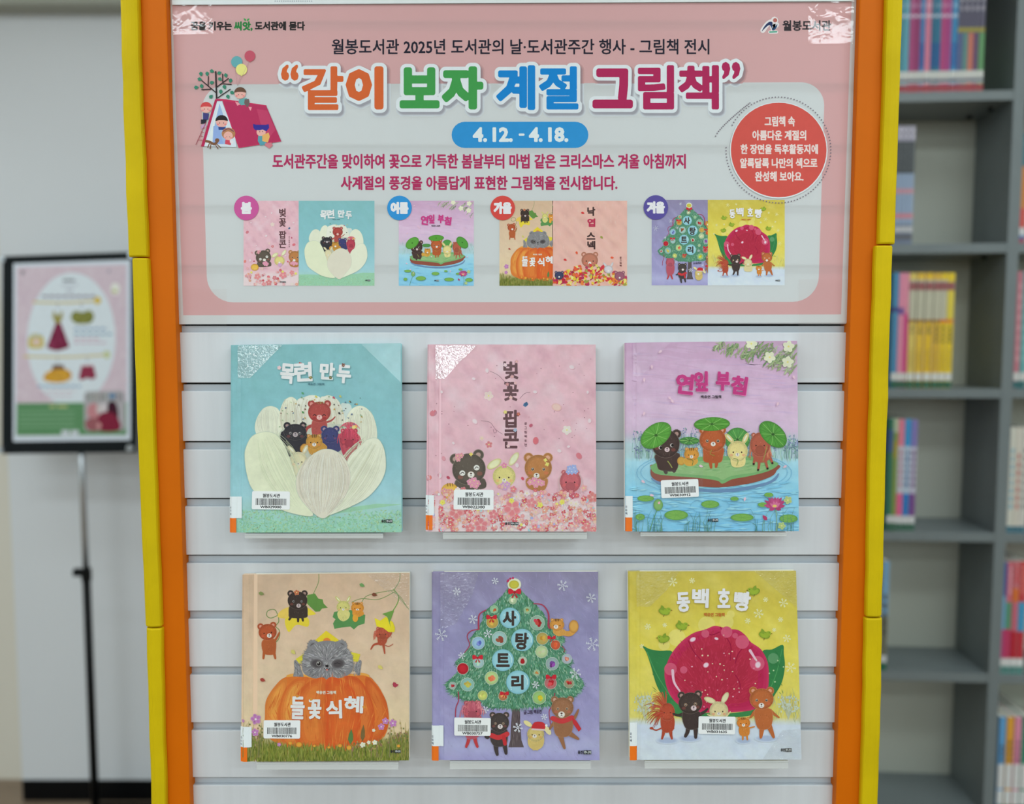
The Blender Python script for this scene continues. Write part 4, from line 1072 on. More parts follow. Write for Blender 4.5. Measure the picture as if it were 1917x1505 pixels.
    body(p, [(935,1090),(1050,1090),(1062,1170),(1030,1230),(950,1230),(925,1160)], bn); head(p, 988, 1030, 76, (154, 108, 78), eye='ring', ry=70, mz=False); muzzle(p, 982, 1078, 24)
    p.curve([(920, 1105), (985, 1125), (1055, 1100)], 34, (196, 60, 64)); p.poly([(1055,1100),(1085,1120),(1122,1180),(1102,1198),(1062,1140)], (190, 52, 58))
    snowflake(p, 675, 1170, 34, (214, 216, 226), 5)
    p.text('글·그림 백유연', (716, 1045, 842, 1075), (70, 60, 85), w=2, rot=-.06)
    logo(p, 1096, 1330, 1192, 1358)

# ---- 6: camellia bun
def art_bun(p):
    x0, x1 = 96, 1320
    bgc = vgrad([(70,(198,180,78)),(300,(204,186,76)),(500,(216,200,82)),(900,(218,204,94)),(1115,(212,202,110)),(1135,(200,210,222)),(1400,(206,216,230))])
    p.grid(x0, 68, x1, 1402, 0, 44, lambda x, y: jit(mixc(bgc(y), (225, 215, 130) if y < 1120 else (186, 200, 220), .4*max(0, wobble(x, y, 1.1))), 2), hinge_xs(x0, x1, 24))
    p.under = lambda x, y: bgc(y)
    for x, y, r in ((820,375,28),(790,430,50),(440,540,60),(350,590,40),(650,450,60)): p.ell(x, y, r, r, (226, 216, 140, .5))
    for x, y, r in ((412,148,32),(548,138,20),(1065,272,18),(1015,370,34),(938,422,20),(1190,295,32),(1170,412,18),(1215,545,28),(1240,750,38),(235,462,22),(355,452,16),(1125,485,14),(195,600,16)): snowflake(p, x, y, r, (230, 226, 178), 4)
    p.strokes(lambda x, y: abs(x-710) > 400, (160, 930, 1310, 1120), 420, 90, 4, [(180,165,85),(200,190,110),(165,175,130),(190,195,160)], 1.57, .35)
    for cx in (215, 1225):
        for _ in range(int(22*p.q)):
            x = cx + R.uniform(-60, 60); p.curve([(cx, 1115), ((cx+x)/2, 1040), (x, R.uniform(930, 1010))], 3, (185, 190, 165), 1, n=3)
            for j in range(4): p.ell(x+R.uniform(-20, 20), R.uniform(950, 1060), 5, 8, (190, 200, 185), n=6)
    gl = (52, 122, 70)
    p.blob([(200,598),(250,620),(320,632),(410,640),(400,760),(400,900),(480,1060),(440,1075),(370,1000),(300,880),(258,740),(228,650)], gl, 4)
    p.blob([(1185,590),(1192,650),(1200,740),(1180,850),(1130,940),(1100,980),(1050,1010),(1040,800),(1040,640),(1110,622)], gl, 4)
    p.blob([(400,980),(520,1050),(720,1075),(900,1062),(1010,1035),(960,1085),(830,1100),(620,1105),(450,1095)], (60, 130, 75), 4)
    for a, b in (((230,640),(400,960)),((1180,620),(1070,960))): p.curve([a, ((a[0]+b[0])/2+(15 if a[0] > 600 else -15), (a[1]+b[1])/2), b], 5, (80, 150, 90))
    p.under = gl
    p.strokes(lambda x, y: abs(x-710) > 370, (260, 640, 1190, 950), 120, 50, 4, [(70, 140, 80, .7), (40, 105, 60, .7)], .8, .5)
    m = (178, 44, 70)
    bun = [(352,800),(370,720),(410,640),(480,560),(560,505),(640,482),(700,457),(745,462),(800,478),(870,485),(925,525),(960,570),(1030,620),(1075,700),(1087,790),(1080,900),(1045,985),(980,1045),(860,1062),(720,1066),(560,1062),(450,1010),(380,920)]
    p.blob(bun, (192, 52, 92), 4)
    cx, cy = 715, 770
    for k, c in ((.96, (186, 44, 86)), (.90, (180, 38, 80)), (.8, m), (.6, (172, 42, 66))): p.blob([(cx+(x-cx)*k, cy+(y-cy)*k) for x, y in bun], c, 4)
    p.under = m
    p.strokes(lambda x, y: ((x-cx)/330)**2+((y-cy)/280)**2 < 1, (380, 480, 1050, 1060), 900, 46, 7, [(190, 56, 82, .5), (162, 34, 58, .5), (200, 66, 100, .4)], lambda x, y: math.atan2(y-1050, x-cx), .3)
    for q in ([(520,560),(560,640),(620,705)], [(745,465),(790,540),(820,600),(815,700)], [(950,570),(880,640),(850,720)], [(850,800),(880,850),(885,900)], [(640,485),(680,520),(740,500)]): p.curve(q, 7, (150, 22, 60))
    for x, y, r in ((900,570,48),(1005,720,52),(488,766,26),(395,760,44),(790,500,40),(640,512,28),(850,525,20)): p.ell(x, y, r, r, (222, 120, 150, .55))
    p.under = gl; p.ell(1118, 685, 38, 38, (130, 170, 130, .5)); p.under = m
    for a in ([(410,770),(420,850),(460,915)], [(955,630),(980,670),(1000,700)]): p.curve(a, 20, (235, 185, 200), 12)
    for x, y, rx, ry, rt in ((552,552,24,16,-.5),(645,732,22,18,-.6),(718,546,16,10,.3),(1010,730,22,26,.2)): p.ell(x, y, rx, ry, (238, 200, 210), rot=rt, rim=(215, 110, 140))
    for _ in range(60):
        x, y = R.gauss(740, 180), R.gauss(800, 140)
        if ((x-cx)/320)**2+((y-cy)/270)**2 < 1: p.ell(x, y, R.uniform(3, 7), R.uniform(3, 7), R.choice([(235, 160, 180), (210, 80, 110), (240, 200, 170)]), n=6)
    for x, y in ((1120,770),(1130,850),(1190,745),(1090,790),(1150,700)): p.ell(x, y, 6, 6, (170, 200, 150), n=6)
    p.under = lambda x, y: bgc(y)
    # shadows under the friends are printed in the picture
    for x, y, rx in ((375,1262,85),(530,1248,85),(910,1262,60),(1070,1248,85)): p.ell(x, y, rx, 26, (150, 165, 195, .7), rim=(195, 205, 222, .3))
    hr = (170, 72, 50)
    limb(p, [(350, 1180), (345, 1215), (335, 1250)], 28, hr, 14); limb(p, [(395, 1180), (398, 1220), (405, 1250)], 28, hr, 14); limb(p, [(340, 1170), (295, 1190), (258, 1175)], 10, hr, 8); p.ell(262, 1176, 14, 9, hr)
    body(p, [(330,1090),(415,1090),(415,1190),(340,1200)], hr); limb(p, [(400, 1140), (410, 1165), (418, 1178)], 14, hr, 9)
    head(p, 372, 1062, 52, (178, 78, 55), kind='none', ry=62, mz=False)
    p.up()
    for _ in range(60):
        a = R.uniform(1.7, 4.9); L = R.uniform(50, 130)
        x, y = 360+25*math.cos(a), 1040+40*math.sin(a)
        p.curve([(x, y), (x+L*.6*math.cos(a)-6, y+L*.5*math.sin(a)-12), (x+L*math.cos(a)-8, y+L*.8*math.sin(a)+12)], 5, jit((180, 78, 55), 20), 2, n=3)
    bk = (66, 54, 52)
    limb(p, [(520, 1150), (515, 1200), (500, 1232)], 34, bk, 22); limb(p, [(570, 1150), (572, 1200), (572, 1240)], 34, bk, 22); limb(p, [(490, 1075), (450, 1085), (415, 1075)], 26, bk, 14); limb(p, [(600, 1080), (635, 1060), (655, 1040)], 26, bk, 14)
    body(p, [(480,1060),(600,1060),(605,1130),(580,1180),(500,1175)], bk); head(p, 535, 1000, 82, (70, 58, 54), eye='ring', ry=74, rot=-.08, mz=False); muzzle(p, 558, 1034, 20, (60, 50, 50), (215, 195, 200))
    rbc = (214, 200, 150)
    p.ell(672, 978, 20, 44, (226, 214, 170), rot=-1.2, rim=(190, 175, 130)); p.ell(778, 962, 20, 44, (226, 214, 175), rot=.5, rim=(190, 175, 130))
    body(p, [(690,1090),(785,1090),(800,1180),(680,1180)], rbc); head(p, 735, 1052, 64, rbc, kind='none', ry=62, cheek=(215, 130, 100)); limb(p, [(790, 1090), (815, 1060)], 12, rbc, 8); limb(p, [(690, 1090), (655, 1080)], 12, rbc, 8)
    tg = (206, 128, 54)
    limb(p, [(905, 1210), (903, 1255)], 16, tg, 11); limb(p, [(930, 1210), (935, 1255)], 16, tg, 11); body(p, [(880,1165),(945,1165),(945,1225),(885,1225)], tg); limb(p, [(945, 1175), (985, 1165)], 12, tg, 8)
    head(p, 908, 1138, 46, (210, 130, 55), kind='cat', ry=38)
    ob = (182, 102, 56)
    limb(p, [(1040, 1150), (1035, 1200), (1030, 1240)], 42, ob, 18); limb(p, [(1085, 1150), (1105, 1200), (1120, 1238)], 42, ob, 18); limb(p, [(1095, 1050), (1130, 1080), (1158, 1100)], 24, ob, 10); limb(p, [(985, 1060), (965, 1090), (955, 1100)], 22, ob, 12)
    body(p, [(990,1040),(1100,1040),(1112,1130),(1080,1180),(1015,1180),(990,1120)], ob); head(p, 1035, 970, 82, (186, 104, 58), eye='ring', ry=72, mz=False, ear=1.05); muzzle(p, 1034, 1015, 20)
    for x, y, s in ((350,355,1),(470,460,1),(350,550,-1),(1055,520,1),(985,215,-1)):
        c = (150, 172, 54)
        p.ell(x, y, 40, 24, c, rot=.3*s, rim=(120, 145, 45)); p.ell(x+s*30, y-12, 18, 16, c); leafshape(p, x-5, y-6, 42, 26, -1.9 if s > 0 else -1.2, (130, 155, 50)); p.ell(x+s*34, y-15, 3, 3, (40, 40, 30), n=6)
        p.poly([(x+s*46, y-14), (x+s*60, y-8), (x+s*46, y-6)], (120, 90, 40)); p.line([(x, y+20), (x-4, y+36)], 3, (90, 80, 40))
    title(p, [('동', (438,218,532,358), -.06), ('백', (545,192,664,328), .04), ('호', (724,192,815,330), 0), ('빵', (840,212,958,352), .08)], (226, 222, 226), 11.5, (170, 150, 70))
    p.text('백유연 그림책', (630, 364, 775, 390), (190, 110, 50), w=2)
    logo(p, 1170, 1316, 1247, 1340)

# ---- 7: autumn leaves (only on the poster); drawn in a 1200 x 1400 field
def art_leaves(p):
    p.grid(0, 0, 1200, 1400, 16, 18, lambda x, y: jit(mixc((224, 178, 166), (208, 160, 150), max(0, wobble(x, y))), 3))
    p.under = (222, 178, 168)
    p.strokes(lambda x, y: True, (0, 0, 1200, 1000), 240, 90, 8, [(232, 196, 186, .6), (214, 165, 155, .6)], 1.57, .1)
    for ch, bb in (('낙', (560,100,690,250)), ('엽', (560,290,690,430)), ('스', (550,520,690,640)), ('넥', (560,660,690,800))): p.text(ch, bb, (70, 50, 48) if ch != '엽' else (180, 50, 80), w=14)
    head(p, 600, 980, 130, (186, 120, 98), ry=120)
    cols = [(205,60,60),(215,120,50),(225,195,70),(190,45,60),(150,150,70),(220,90,60),(170,50,80),(230,210,120)]
    for i in range(230):
        x = R.uniform(0, 1200); top = 1050 + 240*abs((x-600)/600)**1.5
        y = R.uniform(top, 1390)
        leafshape(p, x, y, R.uniform(50, 100), R.uniform(30, 60), R.uniform(0, 6), jit(R.choice(cols), 12))
    head(p, 110, 1230, 70, (60, 65, 95)); head(p, 1080, 1240, 80, (150, 90, 110)); head(p, 900, 1130, 70, (205, 200, 205), kind='rabbit'); 
    for x, y, a in ((180,960,.4),(380,830,1.2),(930,930,.2),(770,580,.8),(460,190,.3)): leafshape(p, x, y, 60, 36, a, R.choice(cols))
    for i, ch in enumerate('글그림백'): p.text(ch, (1080, 920+i*44, 1110, 952+i*44), (110, 60, 60), w=2)
# ================================================================ materials
M = {}
M['wall'] = pmat('painted_wall', (196, 202, 204), 0.6, bump=0.1)
M['wall_cream'] = pmat('cream_wall', (205, 200, 188), 0.7, bump=0.1)
M['panel_white'] = pmat('white_panel', (206, 209, 212), 0.35)
M['ceiling'] = pmat('ceiling_board', (225, 225, 222), 0.9, bump=0.2, bscale=80)
M['floor'] = pmat('wood_floor', (128, 110, 92), 0.35, noise=0.2, nscale=6, stretch=(1, 12, 1))
M['plinth'] = pmat('black_plinth', (8, 8, 9), 0.5, spec=0.12)
M['slat'] = pmat('white_laminate', (199, 202, 206), 0.42, noise=0.035, nscale=9, bump=0.06, bscale=300, stretch=(7, 1, 0.4))
M['groove'] = pmat('aluminium_insert', (180, 186, 192), 0.45, metal=0.2, noise=0.05, nscale=14)
M['groove_back'] = pmat('dark_slot', (70, 68, 66), 0.7)
M['orange'] = pmat('orange_lacquer', (198, 98, 0), 0.5, spec=0.14, noise=0.05, nscale=8, bump=0.05, bscale=500)
M['foam'] = pmat('yellow_foam', (196, 170, 6), 0.6, spec=0.14, noise=0.07, nscale=12, bump=0.25, bscale=130)
M['acrylic'] = None
M['black'] = pmat('black_metal', (10, 11, 12), 0.4, spec=0.2)
M['board'] = pmat('black_acrylic_board', (14, 20, 23), 0.3, spec=0.2)
M['chrome'] = pmat('brushed_steel', (190, 195, 200), 0.25, metal=0.9)
M['shelf'] = pmat('grey_laminate', (106, 114, 115), 0.38, noise=0.03, nscale=20)
M['shelf_back'] = pmat('pale_backing_board', (160, 163, 152), 0.6)
M['pages'] = pmat('paper_pages', (226, 222, 210), 0.8, noise=0.06, nscale=400, stretch=(1, 1, 30))
M['print'] = print_mat('cover_ink', 0.36, 0.08, 55, coat=0.06, spec=0.2)
M['poster_print'] = print_mat('poster_ink', 0.5, 0.03, 90, spec=0.15)
M['spine_print'] = print_mat('spine_ink', 0.4, 0.05, 40)
M['label'] = print_mat('label_ink', 0.35, 0.015, 90)
M['poster'] = translucent_print_mat('translucent_banner')
M['film'] = film_mat('crinkled_clear_film', 0.0005, 300, 0.22, 0.09)
M['film_low'] = film_mat('wrinkled_clear_film', 0.0009, 260, 0.09, 0.08)
M['film_flat'] = film_mat('clear_film', 0.0002, 120, 0.035, 0.18, (0.99, 0.99, 0.99))
M['tape'] = film_mat('clear_tape', 0.0005, 50, 0.03, 0.05, (1, 0.985, 0.98))
def acrylic():
    m, nt, b = new_mat('frosted_acrylic')
    b.inputs['Base Color'].default_value = (0.86, 0.88, 0.87, 1); b.inputs['Roughness'].default_value = 0.2
    b.inputs['Transmission Weight'].default_value = 0.0
    tp = nt.nodes.new('ShaderNodeBsdfTransparent'); tp.inputs[0].default_value = (0.93, 0.94, 0.94, 1)
    mx = nt.nodes.new('ShaderNodeMixShader'); mx.inputs[0].default_value = 0.55
    nt.links.new(tp.outputs[0], mx.inputs[1]); nt.links.new(b.outputs[0], mx.inputs[2])
    nt.links.new(mx.outputs[0], nt.nodes['Material Output'].inputs[0])
    return m
M['acrylic'] = acrylic()

# ================================================================ the room
WY = 1.385                     # the white wall slab behind the rack
XE = P(36, 1350, WY).x         # its left edge
box('floor', -5, 5, -6.5, 3, -0.05, 0, M['floor'], kind='structure')
box('ceiling', -5, 5, -6.5, 3, 2.7, 2.75, M['ceiling'], kind='structure')
box('wall_left', -5.05, -5, -6.5, 3, 0, 2.7, M['wall'], kind='structure')
box('wall_right', 5, 5.05, -6.5, 3, 0, 2.7, M['wall'], kind='structure')
box('wall_rear', -5, 5, -6.55, -6.5, 0, 2.7, M['wall'], kind='structure')
box('wall_far', -5, 5, WY + 0.12, WY + 0.17, 0, 2.7, M['wall_cream'], kind='structure')
box('wall_back', XE, 2.6, WY, WY + 0.12, 0.0, 2.7, M['panel_white'], kind='structure', bevel=0.004)
zp = P(160, 1461, WY - 0.004).z
box('baseboard_back', XE + 0.004, 2.6, WY - 0.006, WY, 0, zp, M['plinth'], kind='structure')
zs = P(100, 13, WY - 0.05).z
box('trim_1', -2.6, 0.2, WY - 0.07, WY, zs, 2.7, M['shelf_back'], kind='structure', bevel=0.004)
box('added_glint_panel', -1.6, 0.2, -6.5, -6.47, 2.0, 2.63, M['shelf_back'], kind='structure', bevel=0.004)  # unseen panel added behind the light that makes the films glint

# ================================================================ display rack with slatted panel
rack = empty('display_rack', (0, 0, 0), 'white slatted display rack with orange posts and yellow foam edge guards', 'display rack')
YP = -0.012                    # front face of the posts
def avgx(pts, Y): return sum(P(x, y, Y).x for x, y in pts) / len(pts)
LI = avgx([(307.5, 0), (326, 440), (337, 800), (355, 1505)], YP)      # inner faces of the posts
RI = avgx([(1609.5, 0), (1593, 500), (1579, 980), (1568, 1505)], YP)
zg = [P(960, y, 0).z for y in (39, 157, 272, 385, 497, 606, 716, 826, 932, 1038, 1142, 1247, 1352, 1455)]
pitch = (zg[0] - zg[-1]) / 13
grooves = [zg[0] + 2 * pitch, zg[0] + pitch] + [(z + zg[0] - i * pitch) / 2 for i, z in enumerate(zg)] + [zg[-1] - pitch * k for k in range(1, 9)]
GH = 0.0112
SX0, SX1 = LI - 0.004, RI + 0.004
ztop = 2.02
tops = [ztop] + [g - GH for g in grooves]
bots = grooves + [0.16]
slat_mesh = {}
for a, b in zip(tops, bots):
    bm = bmesh.new(); bm_box(bm, SX0, SX1, 0.0, 0.016, b, a, 0.0007)
    bm_obj('slat', bm, M['slat'], rack)
for g in grooves:
    bm = bmesh.new()
    bm_box(bm, SX0, SX1, 0.0065, 0.0085, g - GH - 0.004, g - 0.0026)
    bm_box(bm, SX0, SX1, 0.0012, 0.0085, g - GH - 0.0002, g - GH + 0.0004)
    bm_obj('groove_insert', bm, M['groove'], rack)
box('back_panel', SX0, SX1, 0.018, 0.024, 0.16, ztop, M['groove_back'], rack)
# posts; their outer faces hide under the foam
LO = avgx([(222, 0), (279, 1505)], YP) + 0.010
RO = avgx([(1694, 0), (1650, 1505)], YP) - 0.010
for x0, x1 in ((LO, LI), (RI, RO)):
    box('post', x0, x1, YP, 0.05, 0.0, 2.06, M['orange'], rack, bevel=0.0015)
box('top_rail', LO, RO, YP + 0.002, 0.048, 2.02, 2.06, M['orange'], rack, bevel=0.0015)
box('base_board', LI, RI, YP + 0.002, 0.048, 0.04, 0.16, M['orange'], rack, bevel=0.0015)
for x in (LI - 0.03, RI + 0.03):
    box('foot', x - 0.03, x + 0.03, -0.22, 0.25, 0.0, 0.04, M['orange'], rack, bevel=0.004)
def guard(stations, side):
    """foam corner guard; stations: (py, px_outer, px_inner) from top to bottom"""
    YF = YP - 0.0085
    rings = []
    for i, (py, pa, pb) in enumerate(stations):
        z = P(pa, py, YF).z if py > 2 else 2.06
        if py >= 1503: z = 0.05
        xo, xi = P(pa, py, YF).x, P(pb, py, YF).x
        sg = 1 if side < 0 else -1       # direction from outer to inner
        r = 0.0075
        prof = [(xi, YP), (xi, YF + 0.003), (xi - sg*0.0012, YF + 0.0008), (xi - sg*0.004, YF)]
        prof += [(xi + (xo-xi)*k, YF - 0.0006*math.sin(math.pi*k)) for k in (.35, .6)]
        prof += [(xo + sg*(r - r*math.sin(t)), YF + (r - r*math.cos(t))) for t in (0, .4, .8, 1.2, 1.57)]
        prof += [(xo, YP + 0.028), (xo + sg*0.003, YP + 0.031), (xo + sg*0.0095, YP + 0.031), (xo + sg*0.0095, YP)]
        rings.append([(x, y, z) for x, y in prof])
    # more stations between, with a slight unevenness of the foam
    R2 = random.Random(len(stations) + int(stations[0][1]))
    full = []
    for a, b in zip(rings, rings[1:]):
        n = max(2, int(abs(a[0][2]-b[0][2]) / 0.03))
        for k in range(n):
            t = k/n; w = 0 if k == 0 else R2.uniform(-0.0006, 0.0006)
            full.append([(p[0]+(q[0]-p[0])*t + w, p[1]+(q[1]-p[1])*t - abs(w), p[2]+(q[2]-p[2])*t) for p, q in zip(a, b)])
    full.append(rings[-1])
    # rounded ends
    def shrink(rg, dz):
        cx = sum(p[0] for p in rg)/len(rg); cy = sum(p[1] for p in rg)/len(rg)
        return [(p[0] + (cx-p[0])*.05, p[1] + (cy-p[1])*.10, p[2]+dz) for p in rg]
    full = [shrink(full[0], 0)] + [[(x, y, z-0.0018) for x, y, z in full[0]]] + full[1:-1] + [[(x, y, z+0.0018) for x, y, z in full[-1]]] + [shrink(full[-1], 0)]
    m = len(full[0]); bm = bmesh.new()
    vs = [[bm.verts.new(p) for p in rg] for rg in full]
    for i in range(len(full)-1):
        for j in range(m): bm.faces.new((vs[i][j], vs[i][(j+1) % m], vs[i+1][(j+1) % m], vs[i+1][j]))
    bm.faces.new(vs[0][::-1]); bm.faces.new(vs[-1])
    return bm_obj('edge_guard', bm, M['foam'], rack, smooth=False)
guard([(0, 221, 257), (150, 226, 262), (300, 231, 269), (480, 237, 275)], -1)
guard([(483, 243.5, 276), (650, 248, 283), (800, 253, 287), (960, 260, 293), (1174, 269, 301)], -1)
guard([(1177, 270.5, 302), (1340, 275, 305), (1505, 279, 309)], -1)
guard([(0, 1694, 1660), (200, 1687, 1655), (456, 1679, 1646)], 1)
guard([(459.5, 1675, 1640), (700, 1667, 1632), (980, 1659, 1626), (1155, 1654, 1623)], 1)
guard([(1158, 1655, 1621), (1330, 1652, 1618), (1505, 1650, 1616)], 1)

# ================================================================ banner poster
YB = -0.0016
def flat_place(Y):
    o, n = Vector((0, Y, 0)), Vector((0, 1, 0))
    def f(px, py, off=0.0):
        v = on_plane(px, py, o, n); v.y -= off; return v
    return f
banner = empty('banner_poster', P(958, 606, YB), 'wide pink and white banner poster with large colourful Korean title, taped over the slats', 'poster')
fp = flat_place(YB)
sheet = Print(fp)
paper, pink = (221, 227, 231), (224, 180, 180)
def arc(cx, cy, r, a0, a1, n=8): return [(cx+r*math.cos(math.radians(a0+(a1-a0)*i/n)), cy+r*math.sin(math.radians(a0+(a1-a0)*i/n))) for i in range(n+1)]
white_panel = arc(425, 205, 47, 180, 270) + arc(1500, 197, 43, 270, 360) + arc(1484, 516, 49, 0, 90) + arc(437, 516, 50, 90, 180)
sheet_edge = [(319, 2), (1603, -2), (1585, 604), (332.5, 607)]
pink_edge = [(322.5, 10), (1594.5, 4), (1574.5, 588.5), (343, 590)]
sheet.ring(sheet_edge, [pink_edge], paper)
sheet.off = 0; sheet.ring(pink_edge, [white_panel], pink)
sheet.off = 0; sheet.poly(white_panel, paper)
sheet.build('sheet', M['poster'], banner)

pr = Print(fp); pr.off = 1.2e-5
DK = (32, 30, 44)
def T(s, bb, col, w=0.0, **k): pr.text(s, bb, col, w=w, **k)
T('꿈을 키우는', (357, 40, 434, 57), (38, 34, 34), 1.6)
T('씨앗,', (438, 40, 473, 58), (40, 120, 60), 2.0); leafshape(pr, 461, 39, 7, 4, -2.4, (70, 150, 80)); leafshape(pr, 462, 39, 7, 4, -.7, (70, 150, 80))
T('도서관에 묻다', (477, 40, 571, 57), (38, 34, 34), 1.6)
T('월봉도서관 2025년 도서관의 날·도서관주간 행사 - 그림책 전시', (621, 73, 1328, 102), DK, 1.1)
T('월봉도서관', (1465, 38, 1556, 58), (48, 42, 46), 1.3)
# library emblem: a running figure under a small sun
pr.line(catmull([(1428, 57), (1436, 46), (1443, 41), (1447, 43), (1447, 52), (1454, 46)], False), 9.5, (222, 214, 214)); pr.ell(1450, 38, 7, 7, (222, 214, 214)); pr.line([(1441, 60), (1454, 60)], 6, (222, 214, 214))
pr.poly(catmull([(1426, 59), (1432, 48), (1440, 41), (1446, 42), (1446, 50), (1446, 55), (1441, 47), (1434, 51)]), (38, 52, 92))
pr.poly(catmull([(1445, 46), (1447, 54), (1455, 45), (1453, 53), (1448, 57), (1445, 55)]), (40, 72, 110)); pr.ell(1451, 38, 4.2, 4.2, (180, 100, 90)); pr.line([(1441, 60), (1454, 59.5)], 2.4, (50, 150, 120))
# headline
OR_, GR_, BL_, MA_ = (204, 96, 48), (62, 146, 74), (16, 124, 196), (166, 36, 84)
heads = [('“', (526, 121, 559, 151), OR_), ('같', (565, 124, 643, 206), OR_), ('이', (647, 124, 718, 205), OR_), ('보', (748, 126, 823, 203), GR_), ('자', (827, 124, 905, 205), GR_),
         ('계', (929, 122, 1002, 206), BL_), ('절', (1009, 124, 1083, 205), BL_), ('그', (1109, 128, 1185, 203), MA_), ('림', (1194, 122, 1262, 205), MA_), ('책', (1270, 122, 1346, 205), MA_), ('”', (1351, 116, 1386, 148), MA_)]
def boldw(ch): return {'같': 5.5, '책': 6.2, '림': 6.5, '절': 6.2, '이': 10, '그': 10, '보': 9, '자': 9.5, '계': 7.5}.get(ch, 5)
for k, (g, a) in enumerate(((27, .08), (24, .2), (21, .36), (18, .5))):
    for band, und in (((300, 0, 1600, 156.4), (198, 152, 150)), ((300, 156.4, 1600, 400), (204, 211, 215))):
        pr.clip, pr.under = band, und
        pr.headline([(ch, bb, boldw(ch)) for ch, bb, c in heads], (96, 88, 100, a), g-6, 3.0, 4.5)
pr.clip = None
pr.headline([(ch, bb, boldw(ch)) for ch, bb, c in heads], (212, 218, 222), 13)
for ch, bb, c in heads: pr.text(ch, bb, c, w=boldw(ch))
# date pill
pill = arc(870, 252.5, 24.5, 90, 270, 12) + arc(1077, 252.5, 24.5, 270, 450, 12)
pr.poly(pill, (44, 138, 200))
for s, bb in (('4.', (885, 238, 912, 266)), ('12.', (922, 238, 960, 266)), ('-', (971, 250, 982, 254)), ('4.', (990, 238, 1016, 266)), ('18.', (1026, 238, 1064, 266))):
    pr.text(s, bb, (214, 222, 228), w=3.4)
CR = (170, 44, 90)
for s, bb in (('도서관주간을 맞이하여 꽃으로 가득한 봄날부터 마법 같은 크리스마스 겨울 아침까지', (510, 288, 1284, 316)), ('사계절의 풍경을 아름답게 표현한 그림책을 전시합니다.', (638, 329, 1156, 356))):
    pr.text(s, bb, CR, w=1.7)
# seasons and the seven little covers
def thumb(art, src, dst, crop=None, q=0.35):
    """art drawn in its own field `src`, printed small into `dst` of the poster"""
    global R
    sx, sy = (dst[2]-dst[0])/(src[2]-src[0]), (dst[3]-dst[1])/(src[3]-src[1])
    c = crop or dst
    old = (pr.clip, pr.fx, pr.q, pr.EPS)
    pr.clip = c; pr.K = 4; pr.fx = lambda x, y: (dst[0]+(x-src[0])*sx, dst[1]+(y-src[1])*sy); pr.q = q; pr.EPS = 1.0e-6
    pr.off = T0_
    art(pr)
    pr.clip, pr.fx, pr.q, pr.EPS = old
    pr.K = 10; pr.up()
T0_, TM_ = pr.off, 0
thumb(art_blossom, (62, 50, 1300, 1412), (456, 376, 602, 535), (456, 376, 559, 535), .3)
thumb(art_magnolia, (36, 40, 1282, 1420), (557, 376, 701, 535), (559.3, 376, 701, 535))
thumb(art_lotus, (72, 28, 1336, 1408), (746.5, 376, 887, 535))
thumb(art_pumpkin, (74, 80, 1268, 1415), (935, 376, 1075, 535), (935, 376, 1035, 535))
thumb(art_leaves, (0, 0, 1200, 1400), (1034, 376, 1174, 535))
thumb(art_tree, (68, 75, 1250, 1405), (1220, 374, 1362, 534), (1220, 374, 1325, 534))
thumb(art_bun, (96, 68, 1320, 1402), (1325, 374, 1469, 534), (1325, 374, 1469, 534))
pr.off = T0_ + 0.0006
for s, x, y, c in (('봄', 461.5, 389.5, (196, 86, 150)), ('여름', 748, 389.5, (48, 140, 205)), ('가을', 941, 389.5, (206, 72, 66)), ('겨울', 1227.5, 388.5, (88, 78, 150))):
    pr.ell(x, y, 23, 23, c, n=32)
    hw = 10.5 if len(s) == 1 else 17
    pr.text(s, (x-hw, y-11.5, x+hw, y+11.5), (222, 220, 228), w=3.2)
# round note with dotted outline
RD = (202, 82, 74)
pr.ell(1457.5, 281.5, 91.5, 90.5, (214, 220, 222), n=48); pr.ell(1457.5, 281, 89.5, 88.5, RD, n=48)
pr.up(); pr.hold = 1
for i in range(98):
    a = math.radians(-152 + i*3.45)
    pr.ell(1457+98*math.cos(a), 281+99*math.sin(a), 1.35, 1.35, (120, 110, 120), n=6)
for i in range(24):
    t = i/23; x = 1339.5 + 64*t; y = 255 - 62*t**.8
    pr.ell(x, y, 1.35, 1.35, (120, 110, 120), n=6)
pr.hold = 0
for s, bb in (('그림책 속', (1431, 218, 1488, 237)), ('아름다운 계절의', (1408, 244, 1509, 263)), ('한 장면을 독후활동지에', (1386, 270, 1531, 289)), ('알록달록 나만의 색으로', (1385, 296, 1530, 315)), ('완성해 보아요.', (1413, 321, 1504, 340))):
    pr.text(s, bb, (232, 206, 202), w=1.3)
# children at the book-shaped tent; drawn in units of 1/7.168 photo pixel
pr.fx = lambda x, y: (340 + x/7.168, 90 + y/7.168)
skin = (224, 170, 160)
for x, y, r, c in ((918, 108, 72, (188, 82, 100)), (742, 188, 76, (98, 162, 168)), (806, 290, 76, (222, 216, 130))):
    pr.ell(x, y, r, r*1.02, c, n=22); pr.poly([(x-14, y+r*1.15), (x, y+r*.95), (x+14, y+r*1.15)], c)
for a, b in (((903, 190), (760, 500)), ((718, 268), (750, 510)), ((792, 375), (752, 500))): pr.line([a, b], 3, (170, 140, 140))
for q, w in (([(460, 320), (472, 680)], 20), ([(275, 440), (470, 605)], 14), ([(362, 385), (358, 500)], 13), ([(272, 560), (400, 552)], 14), ([(475, 525), (630, 410)], 14), ([(552, 350), (555, 470)], 13), ([(560, 482), (668, 490)], 13), ([(490, 668), (655, 555)], 14)):
    pr.line(q, w, (44, 36, 38))
